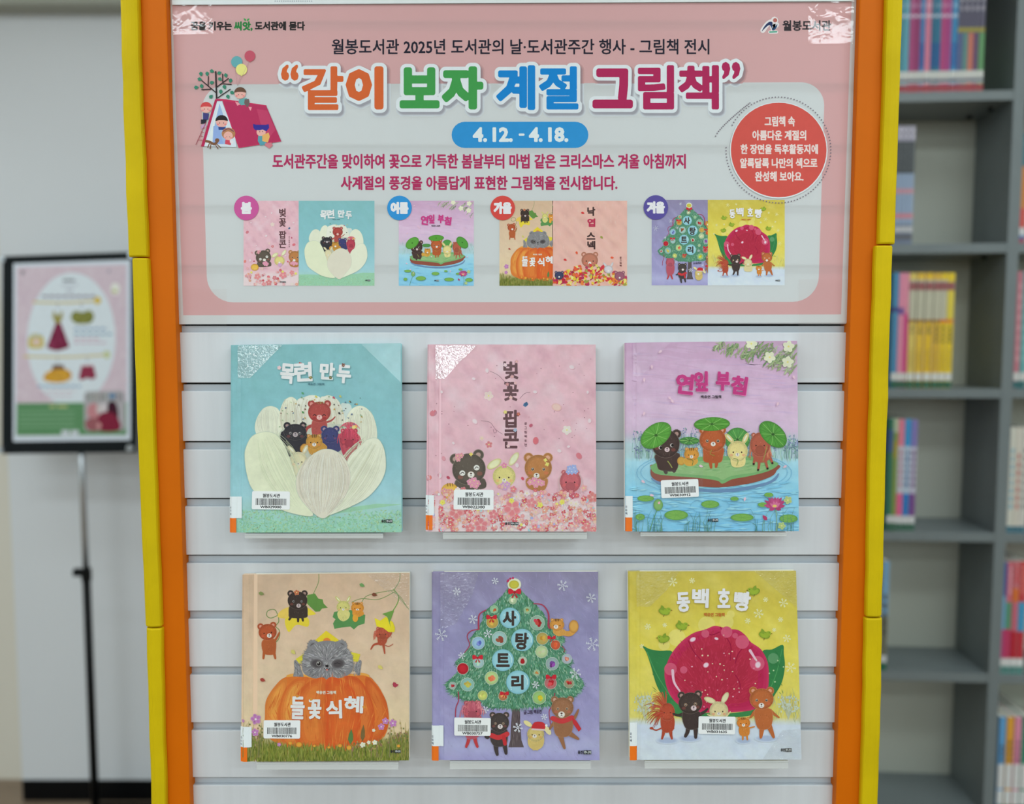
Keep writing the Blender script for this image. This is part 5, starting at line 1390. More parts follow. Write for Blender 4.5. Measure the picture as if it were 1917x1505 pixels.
for x, y, a in ((262,350,1.5),(346,348,1.5),(410,312,.4),(510,336,-.4),(246,420,.3),(410,465,-.3),(596,370,1.3),(518,420,.7),(658,440,1.8),(200,530,-.1),(272,515,1.4),(578,525,1.2),(398,652,-.8),(528,588,1.7),(625,655,1.2),(682,600,.4)):
    leafshape(pr, x-33*math.cos(a), y-33*math.sin(a), 66, 50, a, (56, 128, 104))
pr.poly([(480, 715), (545, 715), (720, 1180), (740, 1330), (300, 1320)], (204, 214, 224))
pr.poly([(512, 745), (580, 960), (640, 1290), (430, 1290), (440, 1050)], (150, 176, 214)); pr.poly([(505, 740), (470, 900), (400, 1300), (335, 1300)], (214, 222, 230))
pr.poly([(548, 690), (1138, 778), (1338, 1250), (770, 1340)], (176, 46, 88)); pr.line([(548, 690), (770, 1338), (1336, 1250)], 9, (196, 56, 96))
pr.poly([(452, 690), (560, 690), (540, 712), (478, 712), (305, 1322), (262, 1322)], (176, 40, 82)); pr.poly([(450, 680), (600, 690), (1140, 770), (1142, 782), (560, 712)], (190, 46, 88))
pr.poly([(1010, 820), (1150, 840), (1260, 1100), (1180, 1200), (1060, 1010)], (186, 62, 100))
def kid(x, y, r, hair, kind):
    pr.ell(x, y, r, r*.95, skin, n=18)
    if kind != 'girl': pr.poly([(x-r*1.08, y-r*.1)] + [(x+r*1.06*math.cos(math.radians(a)), y-r*.12+r*1.0*math.sin(math.radians(a))) for a in range(180, 361, 20)] + [(x+r*.3, y-r*.25), (x-r*.4, y-r*.25)], hair)
    for s in (-1, 1):
        pr.ell(x+s*r*.32, y+r*.22, r*.07, r*.11, (50, 40, 45), n=6); pr.ell(x+s*r*.62, y+r*.45, r*.2, r*.14, (224, 130, 130))
# boy on the ridge
pr.poly([(775, 690), (870, 670), (905, 700), (900, 760), (800, 770), (765, 730)], (98, 160, 160)); pr.poly([(850, 690), (905, 685), (915, 760), (880, 800), (840, 740)], (110, 90, 90)); pr.poly([(900, 790), (945, 795), (930, 845), (915, 830)], (226, 150, 160)); pr.poly([(720, 720), (760, 730), (790, 760), (750, 775)], (226, 150, 160))
kid(788, 610, 76, (100, 72, 56), 'boy')
# red-haired child climbing
pr.poly([(290, 870), (370, 880), (360, 960), (290, 980)], (66, 62, 120)); pr.poly([(262, 960), (340, 960), (330, 1010), (262, 1020)], (40, 38, 50)); pr.poly([(265, 1040), (330, 1010), (320, 1060), (262, 1090)], (190, 150, 185))
kid(332, 805, 72, (200, 70, 72), 'boy'); pr.line([(195, 1295), (330, 1000)], 9, (150, 80, 90)); pr.line([(290, 1160), (335, 1030)], 8, (210, 170, 180))
for t in range(5): pr.line([(215+t*26, 1235-t*56), (280+t*10, 1235-t*50)], 7, (170, 90, 100))
# boy and girl inside, dog
pr.poly([(430, 1050), (500, 1040), (560, 1290), (420, 1290)], (140, 165, 215)); kid(540, 990, 80, (40, 34, 34), 'boy'); pr.poly([(495, 1058), (590, 1062), (600, 1100), (500, 1100)], (46, 66, 130))
pr.ell(632, 1150, 92, 80, (176, 122, 82), n=20); kid(628, 1180, 62, (176, 122, 82), 'girl'); pr.line(catmull([(560, 1120), (630, 1085), (700, 1120)], False), 12, (110, 60, 90)); pr.poly([(590, 1230), (660, 1240), (665, 1305), (585, 1290)], (200, 70, 90)); pr.poly([(650, 1230), (700, 1250), (690, 1290), (650, 1270)], (220, 215, 220))
dg = (120, 82, 58)
pr.line(catmull([(330, 1250), (380, 1262), (440, 1290), (480, 1260)], False), 34, dg); pr.ell(480, 1240, 30, 28, dg, n=12)
for q in ([(380, 1275), (352, 1335)], [(400, 1280), (385, 1350)], [(450, 1290), (490, 1350)], [(465, 1285), (525, 1335)]): pr.line(q, 13, dg)
# girl reading on the slope
pr.ell(1070, 1130, 62, 58, skin, n=16); pr.poly([(960, 1020), (1000, 1030), (1130, 1032), (1170, 1022), (1178, 1070), (1140, 1120), (1090, 1095), (1050, 1105), (985, 1100), (965, 1070)], (52, 46, 140))
pr.ell(1050, 1125, 5, 9, (50, 40, 45), n=6); pr.ell(1090, 1122, 5, 9, (50, 40, 45), n=6); pr.poly([(1030, 1180), (1100, 1180), (1120, 1240), (1150, 1290), (1060, 1310), (1025, 1250)], (84, 150, 165)); pr.poly([(1085, 1170), (1170, 1135), (1186, 1190), (1160, 1270), (1085, 1250)], (222, 170, 100)); pr.poly([(1120, 1280), (1210, 1270), (1225, 1310), (1180, 1350), (1120, 1310)], (200, 120, 130))
pr.fx = lambda x, y: (x, y)
pr.build('artwork', M['poster_print'], banner)

def film_patch(name, pts, Y, mat, parent, off=0.0, place=None, n=1):
    pl = place or flat_place(Y)
    p = Print(pl); p.off = off
    p.poly(pts, (255, 255, 255))
    o = world_mesh_fast(name, p.v, p.f, mat, parent)
    return o
for pts in ([(309, -6), (397, -6), (400, 64), (312, 66)], [(1512, -4), (1601, -6), (1598, 82), (1512, 83)], [(333, 540), (425, 541), (425, 625), (336, 626)], [(1494, 523), (1586, 522), (1584, 706), (1494, 708)]):
    film_patch('corner_tape', pts, YB, M['tape'], banner, 0.0016)

# second sheet, only its lower edge shows at the top of the photograph
notice = empty('notice_poster', P(958, 8, -0.0032), 'plain white notice sheet whose lower edge hangs over the top of the banner', 'poster')
np_ = Print(flat_place(-0.0036))
z1 = -330
np_.poly([(322, 9), (1598, 2), (1610, z1), (308, z1)], (214, 219, 220))
np_.build('sheet', M['poster_print'], notice)
np2 = Print(flat_place(-0.0036)); np2.off = 1e-5
for i in range(18): np2.line([(514+i*4, 2.2), (516.5+i*4, 2.2)], 2.4, (170, 176, 182), caps=False)
np2.build('small_print', M['poster_print'], notice)

# ================================================================ picture books on acrylic ledges
BOOKS = [
 dict(art=art_magnolia, o=(420, 630), s=3.8583, q=[(43,61),(1275,48),(1280,1413),(38,1416)], base=(150, 204, 208), spine=(150, 200, 205), low=(150, 200, 165),
      stick=[(203,1115),(476,1118),(475,1250),(200,1246)], num='WB029000', lab=(38,128,1155,1310,1415), film=[[(98,64),(422,60),(280,205),(188,300),(98,302)],[(985,50),(1274,50),(1274,330)]], ledge=(458,717), lz=(998,1008),
      label='teal picture book with animals sitting in a white magnolia, upper row left', glint=1),
 dict(art=art_blossom, o=(780, 630), s=3.8583, q=[(78,57),(1293,58),(1298,1408),(65,1408)], base=(222, 178, 188),
      stick=[(270,1104),(557,1106),(556,1252),(266,1248)], num='WB022300', lab=(65,126,1145,1290,1396), film=[[(135,64),(438,64),(290,205),(205,305),(138,306)],[(1240,58),(1293,60),(1293,110)]], ledge=(829,1099), lz=(1000,1009),
      label='pink picture book of blossoms with small vertical Korean title, upper row middle', glint=1),
 dict(art=art_lotus, o=(1150, 630), s=3.8583, q=[(75,45),(1320,30),(1333,1405),(78,1408)], base=(200, 170, 196),
      stick=[(333,1037),(603,1027),(609,1155),(338,1166)], num='WB030912', lab=(78,132,1150,1305,1405), film=[[(136,52),(400,44),(280,180),(200,285),(136,290)],[(148,965),(636,965),(640,1190),(150,1190)],[(1000,34),(1319,34),(1322,300)]], ledge=(1199,1473), lz=(995,1004),
      label='lilac picture book of animals under lotus leaves on a pond, upper row right', glint=0),
 dict(art=art_pumpkin, o=(430, 1050), s=3.7611, q=[(86,97),(1265,85),(1262,1403),(76,1412)], base=(222, 190, 160),
      stick=[(242,1118),(500,1118),(498,1248),(240,1246)], num='WB030776', lab=(76,155,1165,1310,1412), film=[[(135,98),(450,94),(390,230),(250,420),(140,490)],[(960,90),(1262,90),(1260,340)]], ledge=(480,746), lz=(1431,1441),
      label='beige picture book with grey raccoon in an orange pumpkin, lower row left', glint=0),
 dict(art=art_tree, o=(790, 1050), s=3.7611, q=[(68,80),(1240,78),(1250,1403),(70,1402)], base=(156, 146, 186),
      stick=[(228,1098),(485,1102),(483,1228),(228,1226)], num='WB030757', lab=(68,152,1155,1300,1402), film=[[(130,82),(400,80),(350,250),(240,440),(150,475),(130,470)],[(950,82),(1240,82),(1242,360)]], ledge=(842,1106), lz=(1429,1440),
      label='purple picture book with a decorated fir tree, lower row middle', glint=0),
 dict(art=art_bun, o=(1150, 1050), s=3.7611, q=[(98,76),(1279,70),(1318,1398),(110,1401)], base=(204, 186, 78),
      stick=[(592,1090),(852,1094),(848,1218),(590,1214)], num='WB031635', lab=(108,160,1135,1300,1401), film=[[(155,80),(455,74),(370,200),(250,320),(156,320)],[(985,72),(1278,72),(1284,330)],[(1180,1190),(1310,1180),(1316,1396),(1040,1396)]], ledge=(1207,1476), lz=(1429,1439),
      label='yellow picture book with a big red bun and green leaves, lower row right', glint=0),
]
GRP = 'picture books displayed face out on the rack'
for bi, B in enumerate(BOOKS):
    ox, oy = B['o']; s = B['s']
    fx = (lambda ox, oy, s: (lambda x, y: (ox + x/s, oy + y/s)))(ox, oy, s)
    qp = [fx(*c) for c in B['q']]
    YT, YBt = -0.0122, -0.0335
    Atop, Abot = P((qp[0][0]+qp[1][0])/2, (qp[0][1]+qp[1][1])/2, YT), P((qp[2][0]+qp[3][0])/2, (qp[2][1]+qp[3][1])/2, YBt)
    d = (Atop - Abot); d.x = 0; d.normalize()
    nrm = Vector((1, 0, 0)).cross(d); nrm.normalize()
    if nrm.y > 0: nrm = -nrm                     # towards the camera
    world = [on_plane(x, y, Atop, nrm) for x, y in qp]
    TL, TR, BR, BL = world
    xl = B['q'][0][0]
    # surface height across the cover: rounded spine edge, hinge groove, flat board
    def hgt(zx, xl=xl):
        u = zx - xl
        if u < 14: return -0.0022*(1-max(0, u)/14)**2
        if u < 50: return 0.0
        if u < 60: return -0.0009*(u-50)/10
        if u < 78: return -0.0009
        if u < 88: return -0.0009*(88-u)/10
        return 0.0
    def place(px, py, off=0.0, A0=Atop, n0=nrm, ox=ox, s=s, hgt=hgt):
        v = on_plane(px, py, A0, n0)
        return v + n0 * (off + hgt((px-ox)*s) + 0.00025)
    book = empty('picture_book', tuple((BL + BR) / 2), B['label'], 'book', GRP)
    # hard cover: front board, back board and spine in one wrap
    T_ = 0.0102; back = -nrm
    ux = (TR - TL).normalized(); uz = (TL - BL).normalized()
    prism('back_board', [v + back*(T_-0.0022) for v in world], back*0.0022, pmat('cloth_board', B['base'], 0.4) if bi == 0 else M['pages'], book, 0.0004)
    hx = (0.0105)
    # front board right of the hinge and the spine strip left of it
    fb = [TL + ux*0.0155, TR, BR, BL + ux*0.0155]
    mat_b = pmat('cover_board', B['base'], 0.35)
    prism('front_board', fb, back*0.0022, mat_b, book, 0.0003)
    sp = [TL + ux*0.0008, TL + ux*0.0155, BL + ux*0.0155, BL + ux*0.0008]
    prism('spine', [v + back*0.0012 for v in sp], back*(T_-0.0030), mat_b, book, 0.0005)
    ins = 0.0032
    pg = [TL + ux*0.014 - uz*ins, TR - ux*ins - uz*ins, BR - ux*ins + uz*ins, BL + ux*0.014 + uz*ins]
    prism('page_block', [v + back*0.0022 for v in pg], back*(T_-0.0044), M['pages'], book)
    xs_ = [c[0] for c in qp]; ys_ = [c[1] for c in qp]
    R.seed(100 + bi)
    p = Print(place, clip=None, fx=fx)
    # keep the ink inside the cover's edges
    def edge_clip(poly, qp=qp): return poly
    p.clip = (min(qp[0][0], qp[3][0]), (qp[0][1]+qp[1][1])/2 - 1.5, max(qp[1][0], qp[2][0]), (qp[2][1]+qp[3][1])/2 + 1.5)
    p.quad = qp
    p.gain = 0.90
    B['art'](p); p_top = p.off
    o = p.build('cover_print', M['print'], book)
    # pull stray ink back to the board: limit vertices to the cover's four edges
    def limits(v, e0, e1, inside):
        a = (e1 - e0); a.normalize(); w = v - e0; perp = w - a*w.dot(a)
        perp = perp - nrm*perp.dot(nrm)
        return perp
    inv_t = -Vector(book.location)
    L0, T0, R0, B0 = (BL, TL), (TL, TR), (TR, BR), (BR, BL)
    cen = (TL+TR+BR+BL)/4
    for e0, e1 in (L0, T0, R0, B0):
        a = (e1-e0).normalized(); ndir = nrm.cross(a).normalized()
        if (cen-e0).dot(ndir) < 0: ndir = -ndir
        for vtx in o.data.vertices:
            w = vtx.co - inv_t - e0
            k = w.dot(ndir)
            if k < 0: vtx.co -= ndir*k
    # lamination films at the corners
    for fpts in B['film']:
        f = Print(place, fx=fx); f.off = p_top + 0.00012
        f.poly(fpts, (255, 255, 255))
        big = fpts is B['film'][0] and B['glint']
        world_mesh_fast('corner_film', f.v, f.f, M['film'] if big else (M['film_low'] if bi == 5 or (bi == 3 and fpts is B['film'][1]) or (bi == 4 and fpts is B['film'][0]) else M['film_flat']), book)
    # barcode sticker
    st = B['stick']; sp_ = Print(place, fx=fx); sp_.off = p_top + 0.0002
    def bil(u, v, st=st):
        a = (st[0][0]+(st[1][0]-st[0][0])*u, st[0][1]+(st[1][1]-st[0][1])*u); b = (st[3][0]+(st[2][0]-st[3][0])*u, st[3][1]+(st[2][1]-st[3][1])*u)
        return (a[0]+(b[0]-a[0])*v, a[1]+(b[1]-a[1])*v)
    rc = []
    for cu_, cv_, a0 in ((.04, .08, 180), (.96, .08, 270), (.96, .92, 0), (.04, .92, 90)):
        for k in range(5):
            a = math.radians(a0 + k*22.5); rc.append(bil(cu_ + .04*math.cos(a), cv_ + .08*math.sin(a)))
    sp_.poly(rc, (222, 225, 226))
    fo = sp_.fx
    sp_.fx = lambda u, v: fo(*bil(u, v))
    sp_.text('월봉도서관', (.28, .13, .74, .35), (22, 20, 22), w=0.009)
    x = .10; RB = random.Random(bi*7+3); sp_.up()
    while x < .91:
        w = RB.choice([.008, .010, .014, .020])
        sp_.emit([(x, .40), (x+w, .40), (x+w, .76), (x, .76)], (22, 20, 22)); x += w + RB.choice([.006, .009, .013])
    sp_.text(B['num'], (.22, .79, .78, .935), (22, 20, 22), w=0.009)
    so = sp_.build('barcode_sticker', M['label'], book); so['label'] = 'white sticker with Korean library name, barcode and number'
    # call-number label wrapped round the spine
    a, b, y0, y1, y2 = B['lab']; lp = Print(place, fx=fx); lp.off = p_top + 0.00008
    xsl = [a, a+6, a+14, a+26, a+38, min(b-2, a+48)] + ([a+54, a+60, b] if b-a > 64 else [b])
    lp.grid(a, y0, b, y1, 0, 2, lambda x, y: (216, 222, 230), xsl)
    lp.off = p_top + 0.00016
    for k in range(3): lp.text('유아 백'[k if k < 2 else 3], (a+1, y0+70+k*24, a+14, y0+88+k*24), (90, 95, 110), w=1)
    lp.build('call_label', M['label'], book)['label'] = 'white call label folded round the spine'
    lp = Print(place, fx=fx); lp.off = p_top + 0.00008
    ob = min(b, a+50)
    lp.grid(a, y1, ob, y2, 0, 2, lambda x, y: (232, 108, 22), [a, a+6, a+14, a+26, a+38, ob])
    lp.build('colour_band', M['label'], book)['label'] = 'orange band at the foot of the spine'
    # the acrylic ledge that carries it
    x0p, x1p = B['ledge']; y0p, y1p = B['lz']
    zb = min((v + back*T_).z for v in (BL, BR)) - 0.0003
    YL = -0.0345
    X0, X1 = P(x0p, y0p, YL).x, P(x1p, y0p, YL).x
    zl = P(x0p, y1p, YL).z
    pos = ('under the teal book', 'under the pink blossom book', 'under the lilac lotus book', 'under the beige pumpkin book', 'under the purple fir tree book', 'under the yellow bun book')[bi]
    led = empty('book_ledge', ((X0+X1)/2, 0, zb), 'clear acrylic ledge hooked on the slats ' + pos, 'ledge', 'acrylic ledges holding the picture books')
    lx = (X1-X0)/2
    bm = bmesh.new(); bm_box(bm, -lx, lx, YL, -0.0003, -0.0025, 0, 0.0004); bm_obj('shelf_plate', bm, M['acrylic'], led)
    bm = bmesh.new(); bm_box(bm, -lx, lx, YL, YL+0.0025, zl-zb, -0.0025, 0.0004); bm_obj('front_lip', bm, M['acrylic'], led)
    gz = min((g for g in grooves if g - GH > zb), key=lambda g: g) if True else 0
    bm = bmesh.new(); bm_box(bm, -lx, lx, -0.0018, -0.0003, 0.0, gz - GH*0.5 - zb); bm_box(bm, -lx, lx, -0.0018, 0.0045, gz - GH*0.5 - zb, gz - GH*0.5 - zb + 0.0015); bm_obj('back_plate', bm, M['acrylic'], led)

# ================================================================ sign stand on the left
YS = 1.16
so_, sn = Vector((P(130, 660, YS))), Vector((math.sin(math.radians(-4)), -math.cos(math.radians(-4)), 0))
stand = empty('sign_stand', (P(165, 1000, YS + 0.03).x + 0.02, YS + 0.03, 0), 'black floor stand with a framed event poster, left of the rack', 'sign stand')
bq = [(4.0, 479.5), (254.5, 471), (254, 847), (2.5, 850)]
wq = [on_plane(x, y, so_, sn) for x, y in bq]
prism('sign_board', wq, -sn*0.010, M['board'], stand, 0.0015)['label'] = 'black backing board'
def splace(px, py, off=0.0): return on_plane(px, py, so_, sn) + sn*(off + 0.0012)
sp = Print(splace, fx=lambda x, y: (x/3.4206, 440 + y/3.4206)); R.seed(55)
pap = (206, 214, 224)
sp.poly([(88, 183), (838, 158), (838, 1312), (86, 1322)], pap)
sp.poly([(108, 205), (812, 188), (814, 1282), (104, 1286)], (204, 186, 196))
sp.under = (204, 186, 196)
sp.strokes(lambda x, y: True, (112, 215, 806, 1070), 260, 60, 26, [(212, 198, 206, .5), (196, 174, 188, .5)], 0, 3)
sp.ell(458, 668, 284, 428, (210, 218, 228), n=40, rot=.02)
sp.poly([(108, 1076), (813, 1070), (813, 1280), (106, 1284)], (92, 138, 96))
for y, x0, x1 in ((425, 215, 640), (772, 155, 700)):
    sp.curve([(x0, y+5), ((x0+x1)/2, y+9), (x1-30, y-4)], 12, (200, 180, 110)); sp.ell(x1-14, y-6, 22, 26, (204, 176, 70) if y < 500 else (190, 196, 150), n=10)
for x, y0 in ((372, 430), (524, 428), (370, 775), (560, 775)): sp.line([(x, y0), (x, y0+40)], 4, (120, 120, 130))
sp.poly([(345, 480), (372, 520), (400, 480), (404, 520), (385, 570), (360, 570), (338, 525)], (150, 140, 70)); sp.poly([(358, 565), (392, 565), (448, 715), (420, 728), (370, 742), (325, 732), (300, 720)], (120, 36, 66))
sp.strokes(lambda x, y: abs(x-372) < (y-560)*.4, (310, 580, 440, 725), 40, 60, 7, [(98, 28, 56), (150, 60, 90)], 1.57, .25)
sp.blob([(455, 525), (480, 488), (530, 495), (575, 482), (604, 515), (585, 560), (530, 570), (480, 562)], (122, 124, 60)); sp.strokes(lambda x, y: True, (475, 500, 580, 555), 24, 26, 8, [(150, 150, 80), (96, 100, 48)], 0, 1)
sp.blob([(190, 650), (232, 632), (276, 650), (276, 718), (190, 720)], (196, 178, 92)); sp.ell(234, 684, 28, 24, (214, 190, 180)); sp.line([(195, 648), (270, 640)], 9, (170, 190, 200))
sp.poly([(340, 830), (405, 830), (425, 870), (330, 880)], (110, 84, 74)); sp.blob([(330, 865), (430, 862), (462, 898), (430, 935), (370, 945), (310, 938), (278, 915)], (204, 152, 52)); sp.strokes(lambda x, y: True, (290, 875, 450, 935), 24, 40, 7, [(220, 175, 80), (180, 125, 40)], 1.4, .4)
sp.poly([(525, 835), (600, 835), (618, 910), (590, 925), (560, 915), (520, 932), (506, 910)], (140, 50, 74)); sp.line([(525, 835), (600, 833)], 8, (215, 190, 195))
for y, x0, x1, w in ((290, 405, 485, 16), (320, 395, 500, 9), (355, 425, 470, 14), (392, 270, 610, 12)): sp.line([(x0, y), (x1, y)], w, (176, 178, 190), caps=False)
for x in range(275, 600, 44): sp.line([(x, 392), (x+26, 392)], 13, (110, 90, 110), caps=False)
for x in range(408, 480, 18): sp.line([(x, 290), (x+12, 290)], 15, (90, 100, 100), caps=False)
for y, x0, x1, c in ((600, 478, 690, (120, 150, 180)), (634, 478, 716, (120, 155, 180)), (665, 478, 640, (200, 170, 185)), (690, 478, 690, (200, 175, 190)), (968, 245, 520, (130, 160, 190)), (1000, 300, 480, (206, 190, 200)), (1030, 300, 460, (206, 190, 200))):
    for x in range(x0, x1, 42): sp.line([(x, y), (min(x1, x+30), y)], 13, c, caps=False)
for y in (1135, 1165, 1195, 1225): sp.line([(125, y), (480, y-3)], 7, (130, 168, 134), caps=False)
for x in (320, 370, 400): sp.line([(x, 1098), (x+34, 1096)], 13, (190, 190, 130), caps=False)
for x in (395, 455): sp.line([(x, 1265), (x+50, 1263)], 28, (204, 208, 216), caps=False)
ph = arc(570, 1030, 30, 180, 270, 4) + arc(772, 1024, 30, 270, 360, 4) + arc(775, 1222, 30, 0, 90, 4) + arc(572, 1226, 30, 90, 180, 4)
sp.poly(ph, (172, 168, 172))
for x in range(560, 800, 22): sp.line([(x, 1010), (x+2, 1065)], 9, jit((130, 128, 130), 30), caps=False)
sp.ell(722, 1030, 22, 16, (70, 120, 160)); sp.blob([(640, 1090), (690, 1080), (695, 1160), (630, 1150)], (205, 196, 200)); sp.ell(600, 1130, 40, 55, (190, 130, 135)); sp.ell(640, 1115, 22, 30, (200, 190, 190)); sp.ell(718, 1095, 30, 34, (40, 26, 34)); sp.blob([(690, 1100), (740, 1070), (760, 1150), (740, 1220), (700, 1180)], (62, 22, 40)); sp.blob([(630, 1160), (690, 1130), (750, 1160), (770, 1245), (640, 1250)], (126, 34, 58)); sp.blob([(550, 1190), (620, 1170), (640, 1245), (565, 1248)], (150, 90, 96)); sp.ell(637, 1220, 14, 18, (206, 150, 150))
sp.ell(740, 345, 30, 40, (222, 222, 214)); sp.ell(735, 360, 16, 10, (180, 180, 110)); sp.ell(148, 240, 12, 16, (140, 130, 140)); sp.ell(700, 232, 10, 12, (160, 150, 165))
sp.build('poster_sheet', M['poster_print'], stand)['label'] = 'printed sheet with small garments, pink border and green foot'
for x, y in ((9.5, 486.5), (250, 479), (247, 837.5), (6, 841)):
    c = splace(x, y, 0.006); bm = bmesh.new(); l = wm(stand).inverted() @ c
    bm_cyl(bm, l, 0.0085, 0.014, 'Y', 20); bm_obj('standoff_bolt', bm, M['chrome'], stand)
YPo = YS + 0.03
xa, xb = P(155.5, 853, YPo).x, P(174, 1460, YPo).x
px_ = (xa + xb)/2 - stand.location.x
zc = P(160, 1066, YPo).z
bm = bmesh.new(); bm_cyl(bm, (px_, 0, (zc + 1.3)/2), 0.0085, 1.3 - zc, 'Z'); bm_obj('upper_pole', bm, M['chrome'], stand, smooth=True)
bm = bmesh.new(); bm_cyl(bm, (px_, 0, zc - 0.014), 0.0135, 0.034, 'Z'); bm_obj('collar', bm, M['black'], stand)
kb = P(145, 1071, YPo).x - stand.location.x
bm = bmesh.new(); bm_cyl(bm, ((kb+px_)/2, 0, zc-0.008), 0.003, px_-kb, 'X', 10); bm_cyl(bm, (kb, 0, zc-0.008), 0.012, 0.016, 'X', 10); bm_obj('knob', bm, M['black'], stand)
bm = bmesh.new(); bm_cyl(bm, (px_, 0, zc/2), 0.0108, zc, 'Z'); bm_obj('lower_pole', bm, M['black'], stand, smooth=True)
bm = bmesh.new(); bm_box(bm, px_-0.09, px_+0.20, -0.16, 0.16, 0, 0.014, 0.004); bm_obj('base_plate', bm, M['black'], stand)
box('board_bracket', px_-0.03, px_+0.03, -0.018, 0.0, 1.15, 1.25, M['black'], stand)

# ================================================================ bookcase on the right
RZ = math.radians(-4)
SO = P(1893, 500, 0.87)
bux, buy = Vector((math.cos(RZ), math.sin(RZ), 0)), Vector((-math.sin(RZ), math.cos(RZ), 0))   # along the front / into the shelf
def lxz(px, py, depth=0.0):
    """local x and z of the point a pixel shows on the bookcase's front plane"""
    v = on_plane(px, py, SO + buy*depth, buy)
    return (v - SO).dot(bux), v.z
case = empty('bookcase', (SO.x, SO.y, 0), 'grey open bookcase with books, right of the rack', 'bookcase', rz=RZ)
DEP, TB = 0.172, 0.025
def shelf_z(py, px=1760): return lxz(px, py)[1]
up_w = 0.0265
ux0 = sum(lxz(x, y)[0] for x, y in ((1894, 490), (1872, 985), (1854, 1505)))/3
BW = 0.80
shz = [shelf_z(y) for y in (171, 456, 727.5, 996.5, 1259.5)]
shp = (shz[0]-shz[4])/4
shz = [shz[0]+shp] + shz + [shz[4]-shp, shz[4]-2*shp]
H_ = shz[0]
for xx in (ux0 - BW, ux0, ux0 + BW):
    box('upright', xx-up_w/2, xx+up_w/2, 0, DEP, 0, H_, M['shelf'], case, bevel=0.0012)
for bay in (ux0 - BW, ux0):
    for z in shz:
        if z > 0.05: box('shelf_board', bay+up_w/2, bay+BW-up_w/2, 0.001, DEP, z-0.0225, z, M['shelf'], case, bevel=0.001)
    box('shelf_board', bay+up_w/2, bay+BW-up_w/2, 0.012, DEP, 0.0, 0.06, M['shelf'], case)
box('backing', ux0-BW, ux0+BW, DEP, DEP+0.006, 0.0, H_, M['shelf_back'], case)
for zz, lx_ in ((shz[1]-0.0265, ux0-0.035), (shz[2]-0.0265, ux0-0.035), (shz[1]-0.0265, ux0-0.05)):
    bm = bmesh.new(); bm_cyl(bm, (lx_, 0.06 if lx_ > ux0-.04 else .13, zz), 0.005, 0.008, 'X', 10); bm_obj('shelf_pin', bm, M['black'], case)

